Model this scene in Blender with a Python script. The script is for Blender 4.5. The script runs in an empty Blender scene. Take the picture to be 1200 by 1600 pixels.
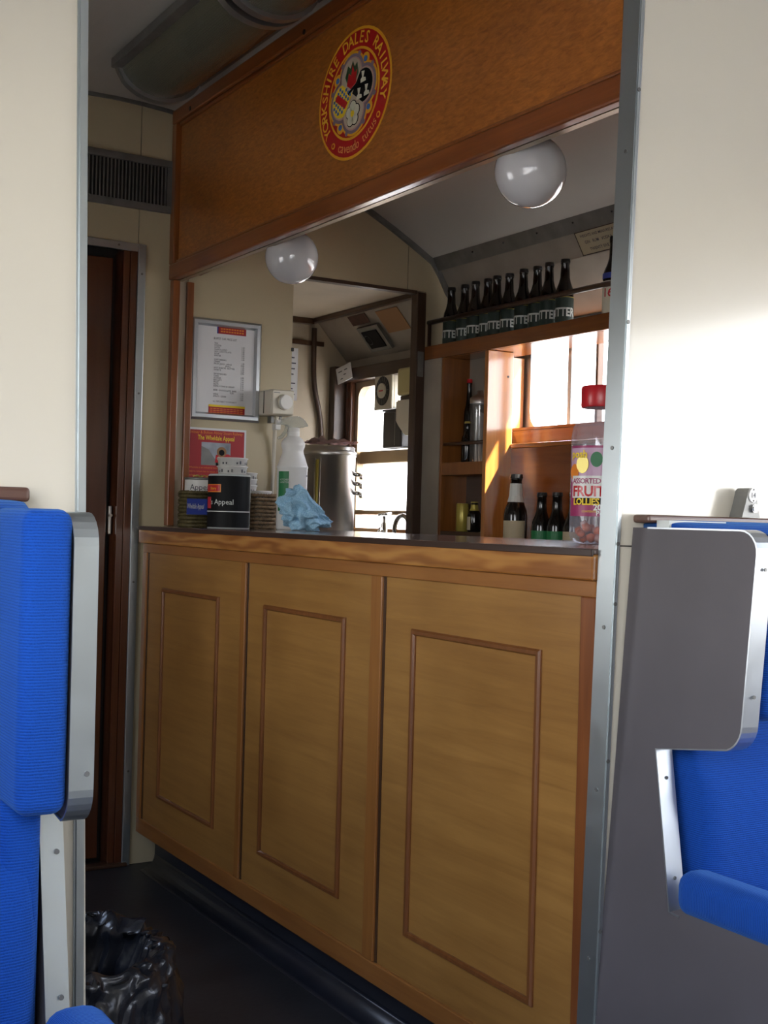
import bpy, bmesh, math, random
from mathutils import Vector, Matrix, noise
random.seed(7)
S = bpy.context.scene
COL = S.collection
PI = math.pi

# ------------------------------------------------------------------ camera
cam_d = bpy.data.cameras.new('camera')
cam = bpy.data.objects.new('camera', cam_d); COL.objects.link(cam)
FPX = 1973.5
cam_d.sensor_fit = 'VERTICAL'; cam_d.sensor_height = 36.0
cam_d.lens = 36.0 * FPX / 1600.0
cam_d.clip_start = 0.02; cam_d.clip_end = 300
R_ = Vector((0.85570247, -0.5167772, 0.02673203))
U_ = Vector((-0.02596268, 0.00871879, 0.99962489))
F_ = Vector((0.51681643, 0.85607553, 0.00595623))
M = Matrix((R_, U_, -F_)).transposed().to_4x4()
M.translation = Vector((0, 0, 1.12))
cam.matrix_world = M
S.camera = cam

# ------------------------------------------------------------------ world, sun, exposure
S.view_settings.view_transform = 'Standard'
S.view_settings.look = 'None'
S.view_settings.gamma = 1.0
S.view_settings.use_curve_mapping = False
S.view_settings.exposure = -0.15
w = bpy.data.worlds.new('sky'); S.world = w; w.use_nodes = True
wn = w.node_tree; wn.nodes.clear()
wo = wn.nodes.new('ShaderNodeOutputWorld'); wb = wn.nodes.new('ShaderNodeBackground')
tc = wn.nodes.new('ShaderNodeTexCoord'); sx = wn.nodes.new('ShaderNodeSeparateXYZ')
cr = wn.nodes.new('ShaderNodeValToRGB')
cr.color_ramp.elements[0].position = 0.0; cr.color_ramp.elements[0].color = (1.0, 0.985, 0.95, 1)
cr.color_ramp.elements[1].position = 0.75; cr.color_ramp.elements[1].color = (0.50, 0.66, 1.0, 1)
wn.links.new(tc.outputs['Generated'], sx.inputs[0]); wn.links.new(sx.outputs['Z'], cr.inputs[0])
wn.links.new(cr.outputs[0], wb.inputs[0]); wb.inputs[1].default_value = 12.0
wn.links.new(wb.outputs[0], wo.inputs[0])
sd = bpy.data.lights.new('sun', 'SUN'); sd.energy = 45.0; sd.angle = 0.02; sd.color = (1.0, 0.93, 0.80)
so = bpy.data.objects.new('sun', sd); COL.objects.link(so)
so.rotation_euler = Vector((-1.0, 1.3, -1.7)).to_track_quat('-Z', 'Y').to_euler()

def portal(x, y0, y1, z0, z1, sgn):
    d = bpy.data.lights.new('daylight_portal', 'AREA'); d.shape = 'RECTANGLE'
    d.size = z1 - z0; d.size_y = y1 - y0
    d.cycles.is_portal = True
    o = bpy.data.objects.new('daylight_portal', d); COL.objects.link(o)
    o.location = (x, (y0 + y1) / 2, (z0 + z1) / 2)
    o.rotation_euler = (0, sgn * PI / 2, 0)      # -Z axis points into the carriage

# windows: (side, y0, y1, z0, z1)
XL, XR, YF, YP, YK, YB = -0.12, 2.72, 3.854, 1.60, 4.86, -3.6
WR = [(-2.9, -1.5, 0.92, 1.76), (-0.25, 1.22, 0.92, 1.76), (2.15, 3.535, 1.43, 1.80), (3.97, 4.745, 1.04, 1.70)]
WL = [(-2.9, -1.5, 0.92, 1.76), (-0.9, 1.15, 0.92, 1.76), (2.35, 3.05, 0.95, 1.60)]
for a in WR: portal(XR + .09, *a, 1)
for a in WL: portal(XL - .09, *a, -1)

# ------------------------------------------------------------------ materials
def newmat(name):
    m = bpy.data.materials.new(name); m.use_nodes = True
    n = m.node_tree.nodes; b = n['Principled BSDF']
    return m, n, m.node_tree.links, b
def plain(name, col, rough=0.5, metal=0.0, bump=0.0, bscale=200, coat=0.0, var=0.0, vscale=3.0, spec=0.5, stretch=(1,1,1)):
    m, n, l, b = newmat(name)
    b.inputs['Base Color'].default_value = (*col, 1)
    b.inputs['Roughness'].default_value = rough; b.inputs['Metallic'].default_value = metal
    b.inputs['Coat Weight'].default_value = coat; b.inputs['Coat Roughness'].default_value = 0.12
    b.inputs['Specular IOR Level'].default_value = spec
    t = n.new('ShaderNodeTexCoord'); mp = n.new('ShaderNodeMapping'); mp.inputs['Scale'].default_value = stretch
    l.new(t.outputs['Object'], mp.inputs[0])
    if bump:
        nz = n.new('ShaderNodeTexNoise'); nz.inputs['Scale'].default_value = bscale; nz.inputs['Detail'].default_value = 2
        l.new(mp.outputs[0], nz.inputs['Vector'])
        bp = n.new('ShaderNodeBump'); bp.inputs['Strength'].default_value = bump; bp.inputs['Distance'].default_value = 0.002
        l.new(nz.outputs[0], bp.inputs['Height']); l.new(bp.outputs[0], b.inputs['Normal'])
    if var:
        nz = n.new('ShaderNodeTexNoise'); nz.inputs['Scale'].default_value = vscale; nz.inputs['Detail'].default_value = 5
        l.new(mp.outputs[0], nz.inputs['Vector'])
        r = n.new('ShaderNodeValToRGB')
        r.color_ramp.elements[0].position = 0.3; r.color_ramp.elements[1].position = 0.7
        r.color_ramp.elements[0].color = (*[c * (1 - var) for c in col], 1); r.color_ramp.elements[1].color = (*[min(1, c * (1 + var * .5)) for c in col], 1)
        l.new(nz.outputs[0], r.inputs[0]); l.new(r.outputs[0], b.inputs['Base Color'])
    return m
def wood(name, light, dark, axis='Z', rough=0.3, scale=1.0, coat=0.4, contrast=0.5, rings=False, ring_scale=9.0, sx=1.2):
    """grain runs along axis"""
    m, n, l, b = newmat(name)
    t = n.new('ShaderNodeTexCoord'); mp = n.new('ShaderNodeMapping')
    sc = {'X': (sx, 22, 22), 'Y': (22, sx, 22), 'Z': (22, 22, sx)}[axis]
    mp.inputs['Scale'].default_value = [s * scale for s in sc]
    l.new(t.outputs['Object'], mp.inputs[0])
    nz = n.new('ShaderNodeTexNoise'); nz.inputs['Scale'].default_value = 2.2; nz.inputs['Detail'].default_value = 8
    nz.inputs['Roughness'].default_value = 0.65; nz.inputs['Distortion'].default_value = 0.6
    l.new(mp.outputs[0], nz.inputs['Vector'])
    r = n.new('ShaderNodeValToRGB')
    r.color_ramp.elements[0].position = 0.5 - contrast / 2; r.color_ramp.elements[1].position = 0.5 + contrast / 2
    r.color_ramp.elements[0].color = (*dark, 1); r.color_ramp.elements[1].color = (*light, 1)
    src = nz.outputs[0]
    if rings:
        mp2 = n.new('ShaderNodeMapping'); s2 = {'X': (.16, 1, 1), 'Y': (1, .16, 1), 'Z': (1, 1, .16)}[axis]
        mp2.inputs['Scale'].default_value = s2; l.new(t.outputs['Object'], mp2.inputs[0])
        wv = n.new('ShaderNodeTexWave'); wv.bands_direction = 'Z' if axis != 'Z' else 'Y'; wv.inputs['Scale'].default_value = ring_scale
        wv.inputs['Distortion'].default_value = 9; wv.inputs['Detail'].default_value = 2; wv.inputs['Detail Scale'].default_value = 2.2
        l.new(mp2.outputs[0], wv.inputs['Vector'])
        mx = n.new('ShaderNodeMix'); mx.data_type = 'FLOAT'; mx.inputs[0].default_value = 0.55
        l.new(nz.outputs[0], mx.inputs[2]); l.new(wv.outputs['Fac'], mx.inputs[3]); src = mx.outputs[0]
    l.new(src, r.inputs[0])
    big = n.new('ShaderNodeTexNoise'); big.inputs['Scale'].default_value = 2.5; big.inputs['Detail'].default_value = 3
    l.new(t.outputs['Object'], big.inputs['Vector'])
    rb = n.new('ShaderNodeValToRGB'); rb.color_ramp.elements[0].position = .3; rb.color_ramp.elements[1].position = .7
    rb.color_ramp.elements[0].color = (.72, .68, .62, 1); rb.color_ramp.elements[1].color = (1, 1, 1, 1)
    l.new(big.outputs[0], rb.inputs[0])
    mm = n.new('ShaderNodeMix'); mm.data_type = 'RGBA'; mm.blend_type = 'MULTIPLY'; mm.inputs[0].default_value = 1
    l.new(r.outputs[0], mm.inputs[6]); l.new(rb.outputs[0], mm.inputs[7]); l.new(mm.outputs[2], b.inputs['Base Color'])
    b.inputs['Roughness'].default_value = rough; b.inputs['Coat Weight'].default_value = coat; b.inputs['Coat Roughness'].default_value = 0.16
    bp = n.new('ShaderNodeBump'); bp.inputs['Strength'].default_value = 0.12; bp.inputs['Distance'].default_value = 0.001
    l.new(nz.outputs[0], bp.inputs['Height']); l.new(bp.outputs[0], b.inputs['Normal'])
    return m
def fabric(name, col, axis='Z'):
    m, n, l, b = newmat(name)
    t = n.new('ShaderNodeTexCoord')
    wv = n.new('ShaderNodeTexWave'); wv.bands_direction = axis; wv.inputs['Scale'].default_value = 95; wv.inputs['Distortion'].default_value = 1.2
    wv.inputs['Detail'].default_value = 1
    l.new(t.outputs['Object'], wv.inputs['Vector'])
    ck = n.new('ShaderNodeTexNoise'); ck.inputs['Scale'].default_value = 500; l.new(t.outputs['Object'], ck.inputs['Vector'])
    ad = n.new('ShaderNodeMath'); ad.operation = 'ADD'; l.new(wv.outputs['Fac'], ad.inputs[0]); l.new(ck.outputs[0], ad.inputs[1])
    bp = n.new('ShaderNodeBump'); bp.inputs['Strength'].default_value = 0.4; bp.inputs['Distance'].default_value = 0.0015
    l.new(ad.outputs[0], bp.inputs['Height']); l.new(bp.outputs[0], b.inputs['Normal'])
    r = n.new('ShaderNodeValToRGB'); r.color_ramp.elements[0].position = .35; r.color_ramp.elements[1].position = 1.4 if False else 1.0
    r.color_ramp.elements[0].color = (*[c * .55 for c in col], 1); r.color_ramp.elements[1].color = (*col, 1)
    l.new(ad.outputs[0], r.inputs[0]); l.new(r.outputs[0], b.inputs['Base Color'])
    b.inputs['Roughness'].default_value = 0.9; b.inputs['Specular IOR Level'].default_value = .2
    b.inputs['Sheen Weight'].default_value = 0.25; b.inputs['Sheen Tint'].default_value = (.2, .5, 1, 1)
    return m
def alu(name, col=(.50, .53, .56), rough=.34):
    m, n, l, b = newmat(name)
    b.inputs['Base Color'].default_value = (*col, 1); b.inputs['Metallic'].default_value = .9
    t = n.new('ShaderNodeTexCoord'); nz = n.new('ShaderNodeTexNoise'); nz.inputs['Scale'].default_value = 14; nz.inputs['Detail'].default_value = 8
    nz.inputs['Distortion'].default_value = 1.5
    l.new(t.outputs['Object'], nz.inputs['Vector'])
    mr = n.new('ShaderNodeMapRange'); mr.inputs['From Min'].default_value = .3; mr.inputs['From Max'].default_value = .7
    mr.inputs['To Min'].default_value = rough - .03; mr.inputs['To Max'].default_value = rough + .05
    l.new(nz.outputs[0], mr.inputs[0]); l.new(mr.outputs[0], b.inputs['Roughness'])
    return m
def clear(name, tint=(1, 1, 1), gloss=.08, body=0.0, bodycol=(1, 1, 1)):
    m, n, l, b = newmat(name); n.remove(b)
    o = n['Material Output']; tr = n.new('ShaderNodeBsdfTransparent'); tr.inputs[0].default_value = (*tint, 1)
    gl = n.new('ShaderNodeBsdfGlossy'); gl.inputs['Roughness'].default_value = .06
    mx = n.new('ShaderNodeMixShader'); mx.inputs[0].default_value = gloss
    l.new(tr.outputs[0], mx.inputs[1]); l.new(gl.outputs[0], mx.inputs[2]); last = mx
    if body:
        df = n.new('ShaderNodeBsdfTranslucent'); df.inputs[0].default_value = (*bodycol, 1)
        d2 = n.new('ShaderNodeBsdfDiffuse'); d2.inputs[0].default_value = (*bodycol, 1)
        a = n.new('ShaderNodeMixShader'); a.inputs[0].default_value = .5; l.new(df.outputs[0], a.inputs[1]); l.new(d2.outputs[0], a.inputs[2])
        m2 = n.new('ShaderNodeMixShader'); m2.inputs[0].default_value = body; l.new(mx.outputs[0], m2.inputs[1]); l.new(a.outputs[0], m2.inputs[2]); last = m2
    l.new(last.outputs[0], o.inputs[0])
    return m

MAT = {}
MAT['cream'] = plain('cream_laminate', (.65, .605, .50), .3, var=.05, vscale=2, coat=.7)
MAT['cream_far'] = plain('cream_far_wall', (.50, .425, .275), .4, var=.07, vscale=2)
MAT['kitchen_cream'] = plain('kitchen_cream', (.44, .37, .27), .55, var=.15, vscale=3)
MAT['ceiling'] = plain('ceiling_paint', (.50, .48, .44), .55, var=.05, vscale=2)
MAT['side'] = plain('bodyside_laminate', (.30, .265, .22), .5, var=.18, vscale=6)
MAT['dark'] = plain('dark_gap', (.012, .010, .009), .7)
MAT['floor'] = plain('dark_vinyl_floor', (.030, .030, .034), .42, bump=.3, bscale=60, var=.35, vscale=5)
MAT['cove'] = plain('vinyl_cove', (.018, .020, .028), .3, var=.3, vscale=8)
MAT['alu'] = alu('brushed_aluminium')
MAT['alu_trim'] = alu('painted_aluminium_trim', (.46, .50, .51), .34)
MAT['grey_metal'] = plain('grey_metal_strip', (.20, .20, .19), .4, metal=.5, var=.2, vscale=20)
MAT['alu_dull'] = alu('dull_aluminium', (.36, .36, .35), .4)
MAT['steel'] = plain('polished_steel', (.66, .64, .61), .33, metal=1)
MAT['chrome'] = plain('chrome', (.7, .7, .7), .08, metal=1)
MAT['plyV'] = wood('varnished_plywood', (.45, .235, .062), (.29, .135, .034), 'Y', .3, .9, .5, .55)
MAT['stileV'] = wood('stile_wood', (.40, .175, .042), (.26, .095, .022), 'Z', .3, 1, .5, .6)
MAT['stile_red'] = wood('red_stile_wood', (.30, .10, .028), (.17, .05, .014), 'Z', .3, 1, .5, .6)
MAT['railY'] = wood('rail_wood', (.40, .175, .045), (.25, .09, .022), 'Y', .28, 1, .5, .6)
MAT['apron'] = wood('pine_apron', (.56, .27, .07), (.26, .085, .02), 'Y', .25, .8, .5, .85, rings=True, ring_scale=10)
MAT['mould'] = wood('moulding_wood', (.26, .10, .03), (.15, .05, .014), 'Z', .3, 1, .5)
MAT['fascia'] = wood('fascia_veneer', (.58, .20, .034), (.28, .082, .014), 'Y', .33, 2.6, .35, .42, sx=6)
MAT['fasciaR'] = wood('fascia_rail', (.36, .105, .022), (.20, .05, .012), 'Y', .28, 1, .5, .6)
MAT['fasciaZ'] = wood('fascia_stile', (.34, .11, .026), (.20, .055, .014), 'Z', .28, 1, .5, .6)
MAT['pineY'] = wood('orange_pine_y', (.52, .20, .045), (.30, .09, .018), 'Y', .2, .8, .5, .5)
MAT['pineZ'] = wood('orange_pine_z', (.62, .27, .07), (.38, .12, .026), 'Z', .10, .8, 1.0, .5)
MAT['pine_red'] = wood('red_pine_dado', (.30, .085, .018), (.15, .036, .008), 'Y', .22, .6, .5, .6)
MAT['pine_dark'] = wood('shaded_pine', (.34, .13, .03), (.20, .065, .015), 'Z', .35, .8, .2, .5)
MAT['lipwood'] = wood('shelf_lip_wood', (.30, .10, .024), (.17, .05, .012), 'Y', .25, .8, .4, .5)
MAT['brownZ'] = wood('brown_door_wood', (.13, .045, .02), (.075, .022, .010), 'Z', .15, .8, .6, .8)
MAT['darkwood'] = wood('dark_wood', (.07, .035, .018), (.035, .015, .008), 'Z', .35, 1, .2)
MAT['darkwoodY'] = wood('dark_wood_y', (.09, .045, .025), (.045, .02, .01), 'Y', .3, 1, .2)
MAT['ctop'] = plain('counter_top_laminate', (.14, .10, .09), .2, var=.45, vscale=9, coat=.5)
MAT['nosing'] = plain('counter_nosing', (.035, .016, .010), .35)
MAT['blue'] = fabric('blue_moquette', (.005, .060, .34))
MAT['blueY'] = fabric('blue_moquette_arm', (.005, .060, .34), 'Y')
MAT['seatpanel'] = plain('mauve_grey_laminate', (.098, .088, .094), .5, var=.18, vscale=3, spec=.3)
MAT['ledge'] = wood('seat_ledge_wood', (.14, .07, .05), (.08, .035, .025), 'X', .35, 1, .3)
MAT['white'] = plain('white_plastic', (.72, .71, .68), .35)
MAT['offwhite'] = plain('aged_white_plastic', (.62, .58, .48), .4)
MAT['paper'] = plain('white_paper', (.72, .72, .74), .6)
MAT['black'] = plain('black_plastic', (.012, .012, .014), .3)
MAT['ink'] = plain('dark_ink', (.05, .05, .07), .7)
MAT['opal'] = plain('opal_glass', (.60, .59, .60), .08, coat=1.0)
MAT['red'] = plain('crest_red', (.48, .010, .014), .4)
MAT['gold'] = plain('crest_gold', (.78, .38, .02), .4)
MAT['yellow_ring'] = plain('crest_letter_gold', (.85, .46, .03), .4)
MAT['orange_ring'] = plain('crest_motto_gold', (.80, .36, .10), .4)
MAT['cgrey'] = plain('crest_grey', (.22, .16, .20), .5)
MAT['ccream'] = plain('crest_cream', (.50, .40, .30), .5)
MAT['cpink'] = plain('crest_pink', (.50, .28, .24), .5)
MAT['cblue'] = plain('crest_blue', (.06, .16, .42), .5)
MAT['cblack'] = plain('crest_black', (.005, .005, .006), .6, spec=.2)
MAT['cwhite'] = plain('crest_white', (.70, .66, .52), .5)
MAT['cgreen'] = plain('crest_green', (.03, .08, .03), .5)
MAT['poster_red'] = plain('poster_red', (.36, .012, .018), .5)
MAT['yellow'] = plain('yellow_print', (.85, .60, .02), .5)
MAT['orange'] = plain('orange_print', (.75, .22, .02), .5)
MAT['navy'] = plain('navy_print', (.025, .05, .30), .5)
MAT['green'] = plain('green_print', (.012, .16, .05), .5)
MAT['bottle'] = plain('dark_bottle_glass', (.006, .005, .004), .12)
MAT['bottle_label'] = plain('dark_green_label', (.008, .022, .015), .6)
MAT['cap'] = plain('bottle_cap', (.05, .05, .05), .3, metal=.8)
MAT['silver'] = plain('silver_print', (.55, .58, .55), .5)
MAT['cloth_blue'] = None
MAT['rag'] = plain('pink_rag', (.60, .42, .40), .9, bump=.4, bscale=300, var=.3, vscale=25)
MAT['straw'] = plain('seagrass', (.26, .17, .09), .8, var=.55, vscale=90)
MAT['bag'] = plain('black_bin_bag', (.012, .014, .020), .26, bump=.5, bscale=40)
MAT['glass'] = clear('window_glass', gloss=.05)
MAT['frost'] = clear('frosted_glass', gloss=.02, body=.55, bodycol=(.95, .95, .97))
MAT['jar'] = clear('clear_jar_plastic', (.93, .93, .95), .12, .17, (.8, .8, .9))
MAT['spraycap'] = clear('clear_trigger_plastic', (.9, .92, .9), .10, .28, (.75, .78, .74))
MAT['tubeglass'] = clear('clear_glass', (.8, .82, .82), .12, .15, (.5, .5, .5))
MAT['lid_red'] = plain('red_lid', (.50, .012, .02), .3)
MAT['lolly'] = plain('orange_sweets', (.65, .14, .05), .4, var=.5, vscale=60)
MAT['magenta'] = plain('magenta_label', (.32, .03, .12), .4)
MAT['lilac'] = plain('lilac_label', (.52, .33, .47), .4)
MAT['brown_patch'] = plain('brown_card', (.30, .16, .07), .7)
MAT['rust'] = plain('rusty_plate', (.075, .03, .022), .7, var=.4, vscale=40)
MAT['beige'] = plain('beige_card', (.42, .36, .24), .7)
MAT['goldfoil'] = plain('gold_foil', (.45, .36, .07), .3, metal=.3)
MAT['ground'] = plain('pale_ballast', (.30, .28, .25), .9, var=.3, vscale=1)
MAT['outer'] = plain('carriage_paint', (.20, .04, .04), .4)

def m_lamp():
    m, n, l, b = newmat('prismatic_diffuser')
    t = n.new('ShaderNodeTexCoord'); v = n.new('ShaderNodeTexWave'); v.bands_direction = 'Y'; v.inputs['Scale'].default_value = 60
    v2 = n.new('ShaderNodeTexWave'); v2.bands_direction = 'X'; v2.inputs['Scale'].default_value = 60
    l.new(t.outputs['Object'], v.inputs['Vector']); l.new(t.outputs['Object'], v2.inputs['Vector'])
    a = n.new('ShaderNodeMath'); a.operation = 'ADD'; l.new(v.outputs['Fac'], a.inputs[0]); l.new(v2.outputs['Fac'], a.inputs[1])
    bp = n.new('ShaderNodeBump'); bp.inputs['Strength'].default_value = .35; bp.inputs['Distance'].default_value = .002
    l.new(a.outputs[0], bp.inputs['Height']); l.new(bp.outputs[0], b.inputs['Normal'])
    b.inputs['Base Color'].default_value = (.10, .105, .075, 1); b.inputs['Roughness'].default_value = .25; b.inputs['Coat Weight'].default_value = .5
    return m
MAT['diffuser'] = m_lamp()
def m_cloth():
    m, n, l, b = newmat('blue_check_cloth')
    t = n.new('ShaderNodeTexCoord')
    mp = n.new('ShaderNodeMapping'); mp.inputs['Scale'].default_value = (150, 150, 150); mp.inputs['Rotation'].default_value = (.5, .4, .3)
    l.new(t.outputs['Object'], mp.inputs[0])
    c = n.new('ShaderNodeTexChecker'); c.inputs['Scale'].default_value = 1.6
    c.inputs[1].default_value = (.24, .44, .60, 1); c.inputs[2].default_value = (.34, .55, .70, 1)
    l.new(mp.outputs[0], c.inputs['Vector']); l.new(c.outputs[0], b.inputs['Base Color']); b.inputs['Roughness'].default_value = .85
    return m
MAT['cloth_blue'] = m_cloth()
def m_photo():   # muted sky of the small printed photograph
    return plain('photo_sky', (.34, .37, .42), .5, var=.5, vscale=18)
MAT['photo'] = m_photo()

# ------------------------------------------------------------------ builders
def tag(o, label=None, cat=None, group=None, kind=None):
    if label: o['label'] = label
    if cat: o['category'] = cat
    if group: o['group'] = group
    if kind: o['kind'] = kind
    return o
def thing(name, loc, label, cat, group=None):
    o = bpy.data.objects.new(name, None); COL.objects.link(o); o.location = loc; o.empty_display_size = .05
    return tag(o, label, cat, group)
def wloc(o):
    v = Vector((0, 0, 0))
    while o: v += o.location; o = o.parent
    return v
def link(name, bm, mat, parent=None, smooth=False, origin=None):
    """bm is in world coordinates; parents carry only translations while building"""
    me = bpy.data.meshes.new(name)
    bmesh.ops.recalc_face_normals(bm, faces=bm.faces)
    off = wloc(parent) if parent else Vector((0, 0, 0))
    if origin is not None: loc = Vector(origin) - off
    else: loc = Vector((0, 0, 0))
    bmesh.ops.translate(bm, verts=bm.verts, vec=-(off + loc))
    bm.to_mesh(me); bm.free()
    if mat: me.materials.append(MAT[mat] if isinstance(mat, str) else mat)
    if smooth:
        me.polygons.foreach_set('use_smooth', [True] * len(me.polygons))
    o = bpy.data.objects.new(name, me); COL.objects.link(o); o.parent = parent; o.location = loc
    return o
def B(): return bmesh.new()
def bx(bm, x0, x1, y0, y1, z0, z1, bevel=0.0, seg=2):
    r = bmesh.ops.create_cube(bm, size=1.0)
    vs = r['verts']
    for v in vs:
        v.co.x = x0 + (v.co.x + .5) * (x1 - x0); v.co.y = y0 + (v.co.y + .5) * (y1 - y0); v.co.z = z0 + (v.co.z + .5) * (z1 - z0)
    if bevel:
        es = list({e for v in vs for e in v.link_edges})
        bmesh.ops.bevel(bm, geom=es, offset=bevel, segments=seg, affect='EDGES', profile=.5)
    return bm
def box(name, x0, x1, y0, y1, z0, z1, mat, parent=None, bevel=0.0, seg=2, smooth=False):
    return link(name, bx(B(), x0, x1, y0, y1, z0, z1, bevel, seg), mat, parent, smooth)
def prism(bm, pts, axis, a, b):
    """pts: polygon of the two other coordinates in order (x,y,z minus axis)"""
    def P(p, t):
        q = list(p); q.insert(axis, t); return q
    va = [bm.verts.new(P(p, a)) for p in pts]; vb = [bm.verts.new(P(p, b)) for p in pts]
    bm.faces.new(va); bm.faces.new(vb[::-1])
    n = len(pts)
    for i in range(n): bm.faces.new((va[i], vb[i], vb[(i + 1) % n], va[(i + 1) % n]))
    return bm
def lathe(bm, prof, c=(0, 0, 0), n=32, a0=0, a1=2 * PI):
    """prof: (r, z) list"""
    full = abs(a1 - a0 - 2 * PI) < 1e-6; rows = []
    k = n if full else n + 1
    for r, z in prof:
        if r < 1e-6: rows.append([bm.verts.new((c[0], c[1], c[2] + z))])
        else: rows.append([bm.verts.new((c[0] + r * math.cos(a0 + (a1 - a0) * i / n), c[1] + r * math.sin(a0 + (a1 - a0) * i / n), c[2] + z)) for i in range(k)])
    for a, b in zip(rows, rows[1:]):
        for i in range(n):
            j = (i + 1) % k
            if len(a) == 1 and len(b) == 1: continue
            if len(a) == 1: bm.faces.new((a[0], b[i], b[j]))
            elif len(b) == 1: bm.faces.new((a[i], b[0], a[j]))
            else: bm.faces.new((a[i], b[i], b[j], a[j]))
    return bm
def tube(bm, pts, r, n=8, closed=False):
    pts = [Vector(p) for p in pts]; rows = []; N = len(pts)
    up = Vector((0, 0, 1))
    for i, p in enumerate(pts):
        if closed: t = pts[(i + 1) % N] - pts[i - 1]
        else: t = pts[min(i + 1, N - 1)] - pts[max(i - 1, 0)]
        t.normalize()
        s = t.cross(up)
        if s.length < 1e-3: s = t.cross(Vector((1, 0, 0)))
        s.normalize(); u = s.cross(t)
        rr = r[i] if isinstance(r, (list, tuple)) else r
        rows.append([bm.verts.new(p + s * rr * math.cos(2 * PI * k / n) + u * rr * math.sin(2 * PI * k / n)) for k in range(n)])
    rng = range(N) if closed else range(N - 1)
    for i in rng:
        a, b = rows[i], rows[(i + 1) % N]
        for k in range(n): bm.faces.new((a[k], a[(k + 1) % n], b[(k + 1) % n], b[k]))
    if not closed:
        bm.faces.new(rows[0]); bm.faces.new(rows[-1][::-1])
    return bm
def disc(bm, c, r, axis, depth, n=24, r2=None):
    """short cylinder with its axis along x, y or z, from c to c+depth; r2 = second radius"""
    r2 = r2 or r
    pts = [(r * math.cos(2 * PI * i / n), r2 * math.sin(2 * PI * i / n)) for i in range(n)]
    o = [v for k, v in enumerate(c) if k != axis]
    return prism(bm, [(p[0] + o[0], p[1] + o[1]) for p in pts], axis, c[axis], c[axis] + depth)
FONT = bpy.data.fonts.load('<builtin>') if False else None
def text(name, s, origin, right, up, height, mat, parent, width=None, align='LEFT', bold=0.0, bend=None, thick=.0003, spacing=1.0, line=1.0, shear=0.0):
    """flat print: capital height is about 0.7*height; bend=(cx, cy, r) wraps round a vertical cylinder"""
    cu = bpy.data.curves.new(name, 'FONT'); cu.body = s; cu.size = 1.0; cu.align_x = 'LEFT'; cu.resolution_u = 2
    cu.offset = bold; cu.space_character = spacing; cu.space_line = line; cu.shear = shear
    ob = bpy.data.objects.new(name, cu); COL.objects.link(ob)
    dg = bpy.context.evaluated_depsgraph_get(); me = bpy.data.meshes.new_from_object(ob.evaluated_get(dg))
    bpy.data.objects.remove(ob); bpy.data.curves.remove(cu)
    bm = B(); bm.from_mesh(me); bpy.data.meshes.remove(me)
    if not bm.verts: bm.free(); return None
    x0 = min(v.co.x for v in bm.verts); x1 = max(v.co.x for v in bm.verts)
    sx = height if width is None else width / (x1 - x0)
    sh = {'LEFT': -x0, 'CENTER': -(x0 + x1) / 2, 'RIGHT': -x1}[align]
    right = Vector(right).normalized(); up = Vector(up).normalized(); nrm = right.cross(up)
    if bend:
        stp = .16 * bend[2] / sx; k = math.floor(x0 / stp) + 1
        while k * stp < x1:
            bmesh.ops.bisect_plane(bm, geom=list(bm.verts) + list(bm.edges) + list(bm.faces), plane_co=(k * stp, 0, 0), plane_no=(1, 0, 0)); k += 1
    og = Vector(origin)
    for v in bm.verts:
        u = (v.co.x + sh) * sx; q = v.co.y * height
        if bend:
            cx, cy, r, a = bend
            an = a + u / r
            v.co = Vector((cx + (r + thick) * math.cos(an), cy + (r + thick) * math.sin(an), og.z + q))
        else: v.co = og + right * u + up * q + nrm * thick
    me2 = bpy.data.meshes.new(name)
    off = wloc(parent) if parent else Vector((0, 0, 0))
    bmesh.ops.translate(bm, verts=bm.verts, vec=-off)
    bm.to_mesh(me2); bm.free(); me2.materials.append(MAT[mat])
    o = bpy.data.objects.new(name, me2); COL.objects.link(o); o.parent = parent
    return o
def struct(o): o['kind'] = 'structure'; return o
def copy_tree(o, parent=None):
    c = o.copy(); COL.objects.link(c); c.parent = parent
    for ch in list(o.children): copy_tree(ch, c)
    return c
def curved_patch(bm, c, r, a0, a1, z0, z1, n=12, t=.0008):
    """label wrapped on a vertical cylinder"""
    for side, rr in ((0, r), (1, r + t)):
        vs = []
        for i in range(n + 1):
            a = a0 + (a1 - a0) * i / n
            vs.append((bm.verts.new((c[0] + rr * math.cos(a), c[1] + rr * math.sin(a), z0)), bm.verts.new((c[0] + rr * math.cos(a), c[1] + rr * math.sin(a), z1))))
        for p, q in zip(vs, vs[1:]): bm.faces.new((p[0], q[0], q[1], p[1]))
    return bm

# ================================================================== STRUCTURE
def roof_z(x): return 2.43 - .249 * (x - 1.3) ** 2
# floor
struct(box('floor', XL - .1, XR + .1, YB - .1, 5.0, -.05, 0, 'floor'))
tag(box('ground', -60, 60, -60, 60, -1.4, -1.3, 'ground'), kind='structure')
# ceiling (curved shell with thickness), z follows the carriage roof
bm = B(); xs = [.0 - .02 + i * (2.53 + .0) / 24 for i in range(25)]
xs = [.09 + (2.51 - .09) * i / 28 for i in range(29)]
pts = [(x, roof_z(x)) for x in xs]
prism(bm, pts + [(x, z + .05) for x, z in reversed(pts)], 1, YB, YK + .1)
o = struct(link('ceiling', bm, 'ceiling'))
# cove panels between cornice and window head, both sides
def cove(sign, name):
    f = (lambda x: x) if sign > 0 else (lambda x: 2.6 - x)
    P = [(2.51, 2.072), (2.575, 1.965), (2.72, 1.81), (2.758, 1.81), (2.63, 1.985), (2.55, 2.10)]
    return struct(link(name, prism(B(), [(f(x), z) for x, z in P], 1, YB, YK + .1), 'side'))
cove(1, 'trim_1'); cove(-1, 'trim_2')
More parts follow.
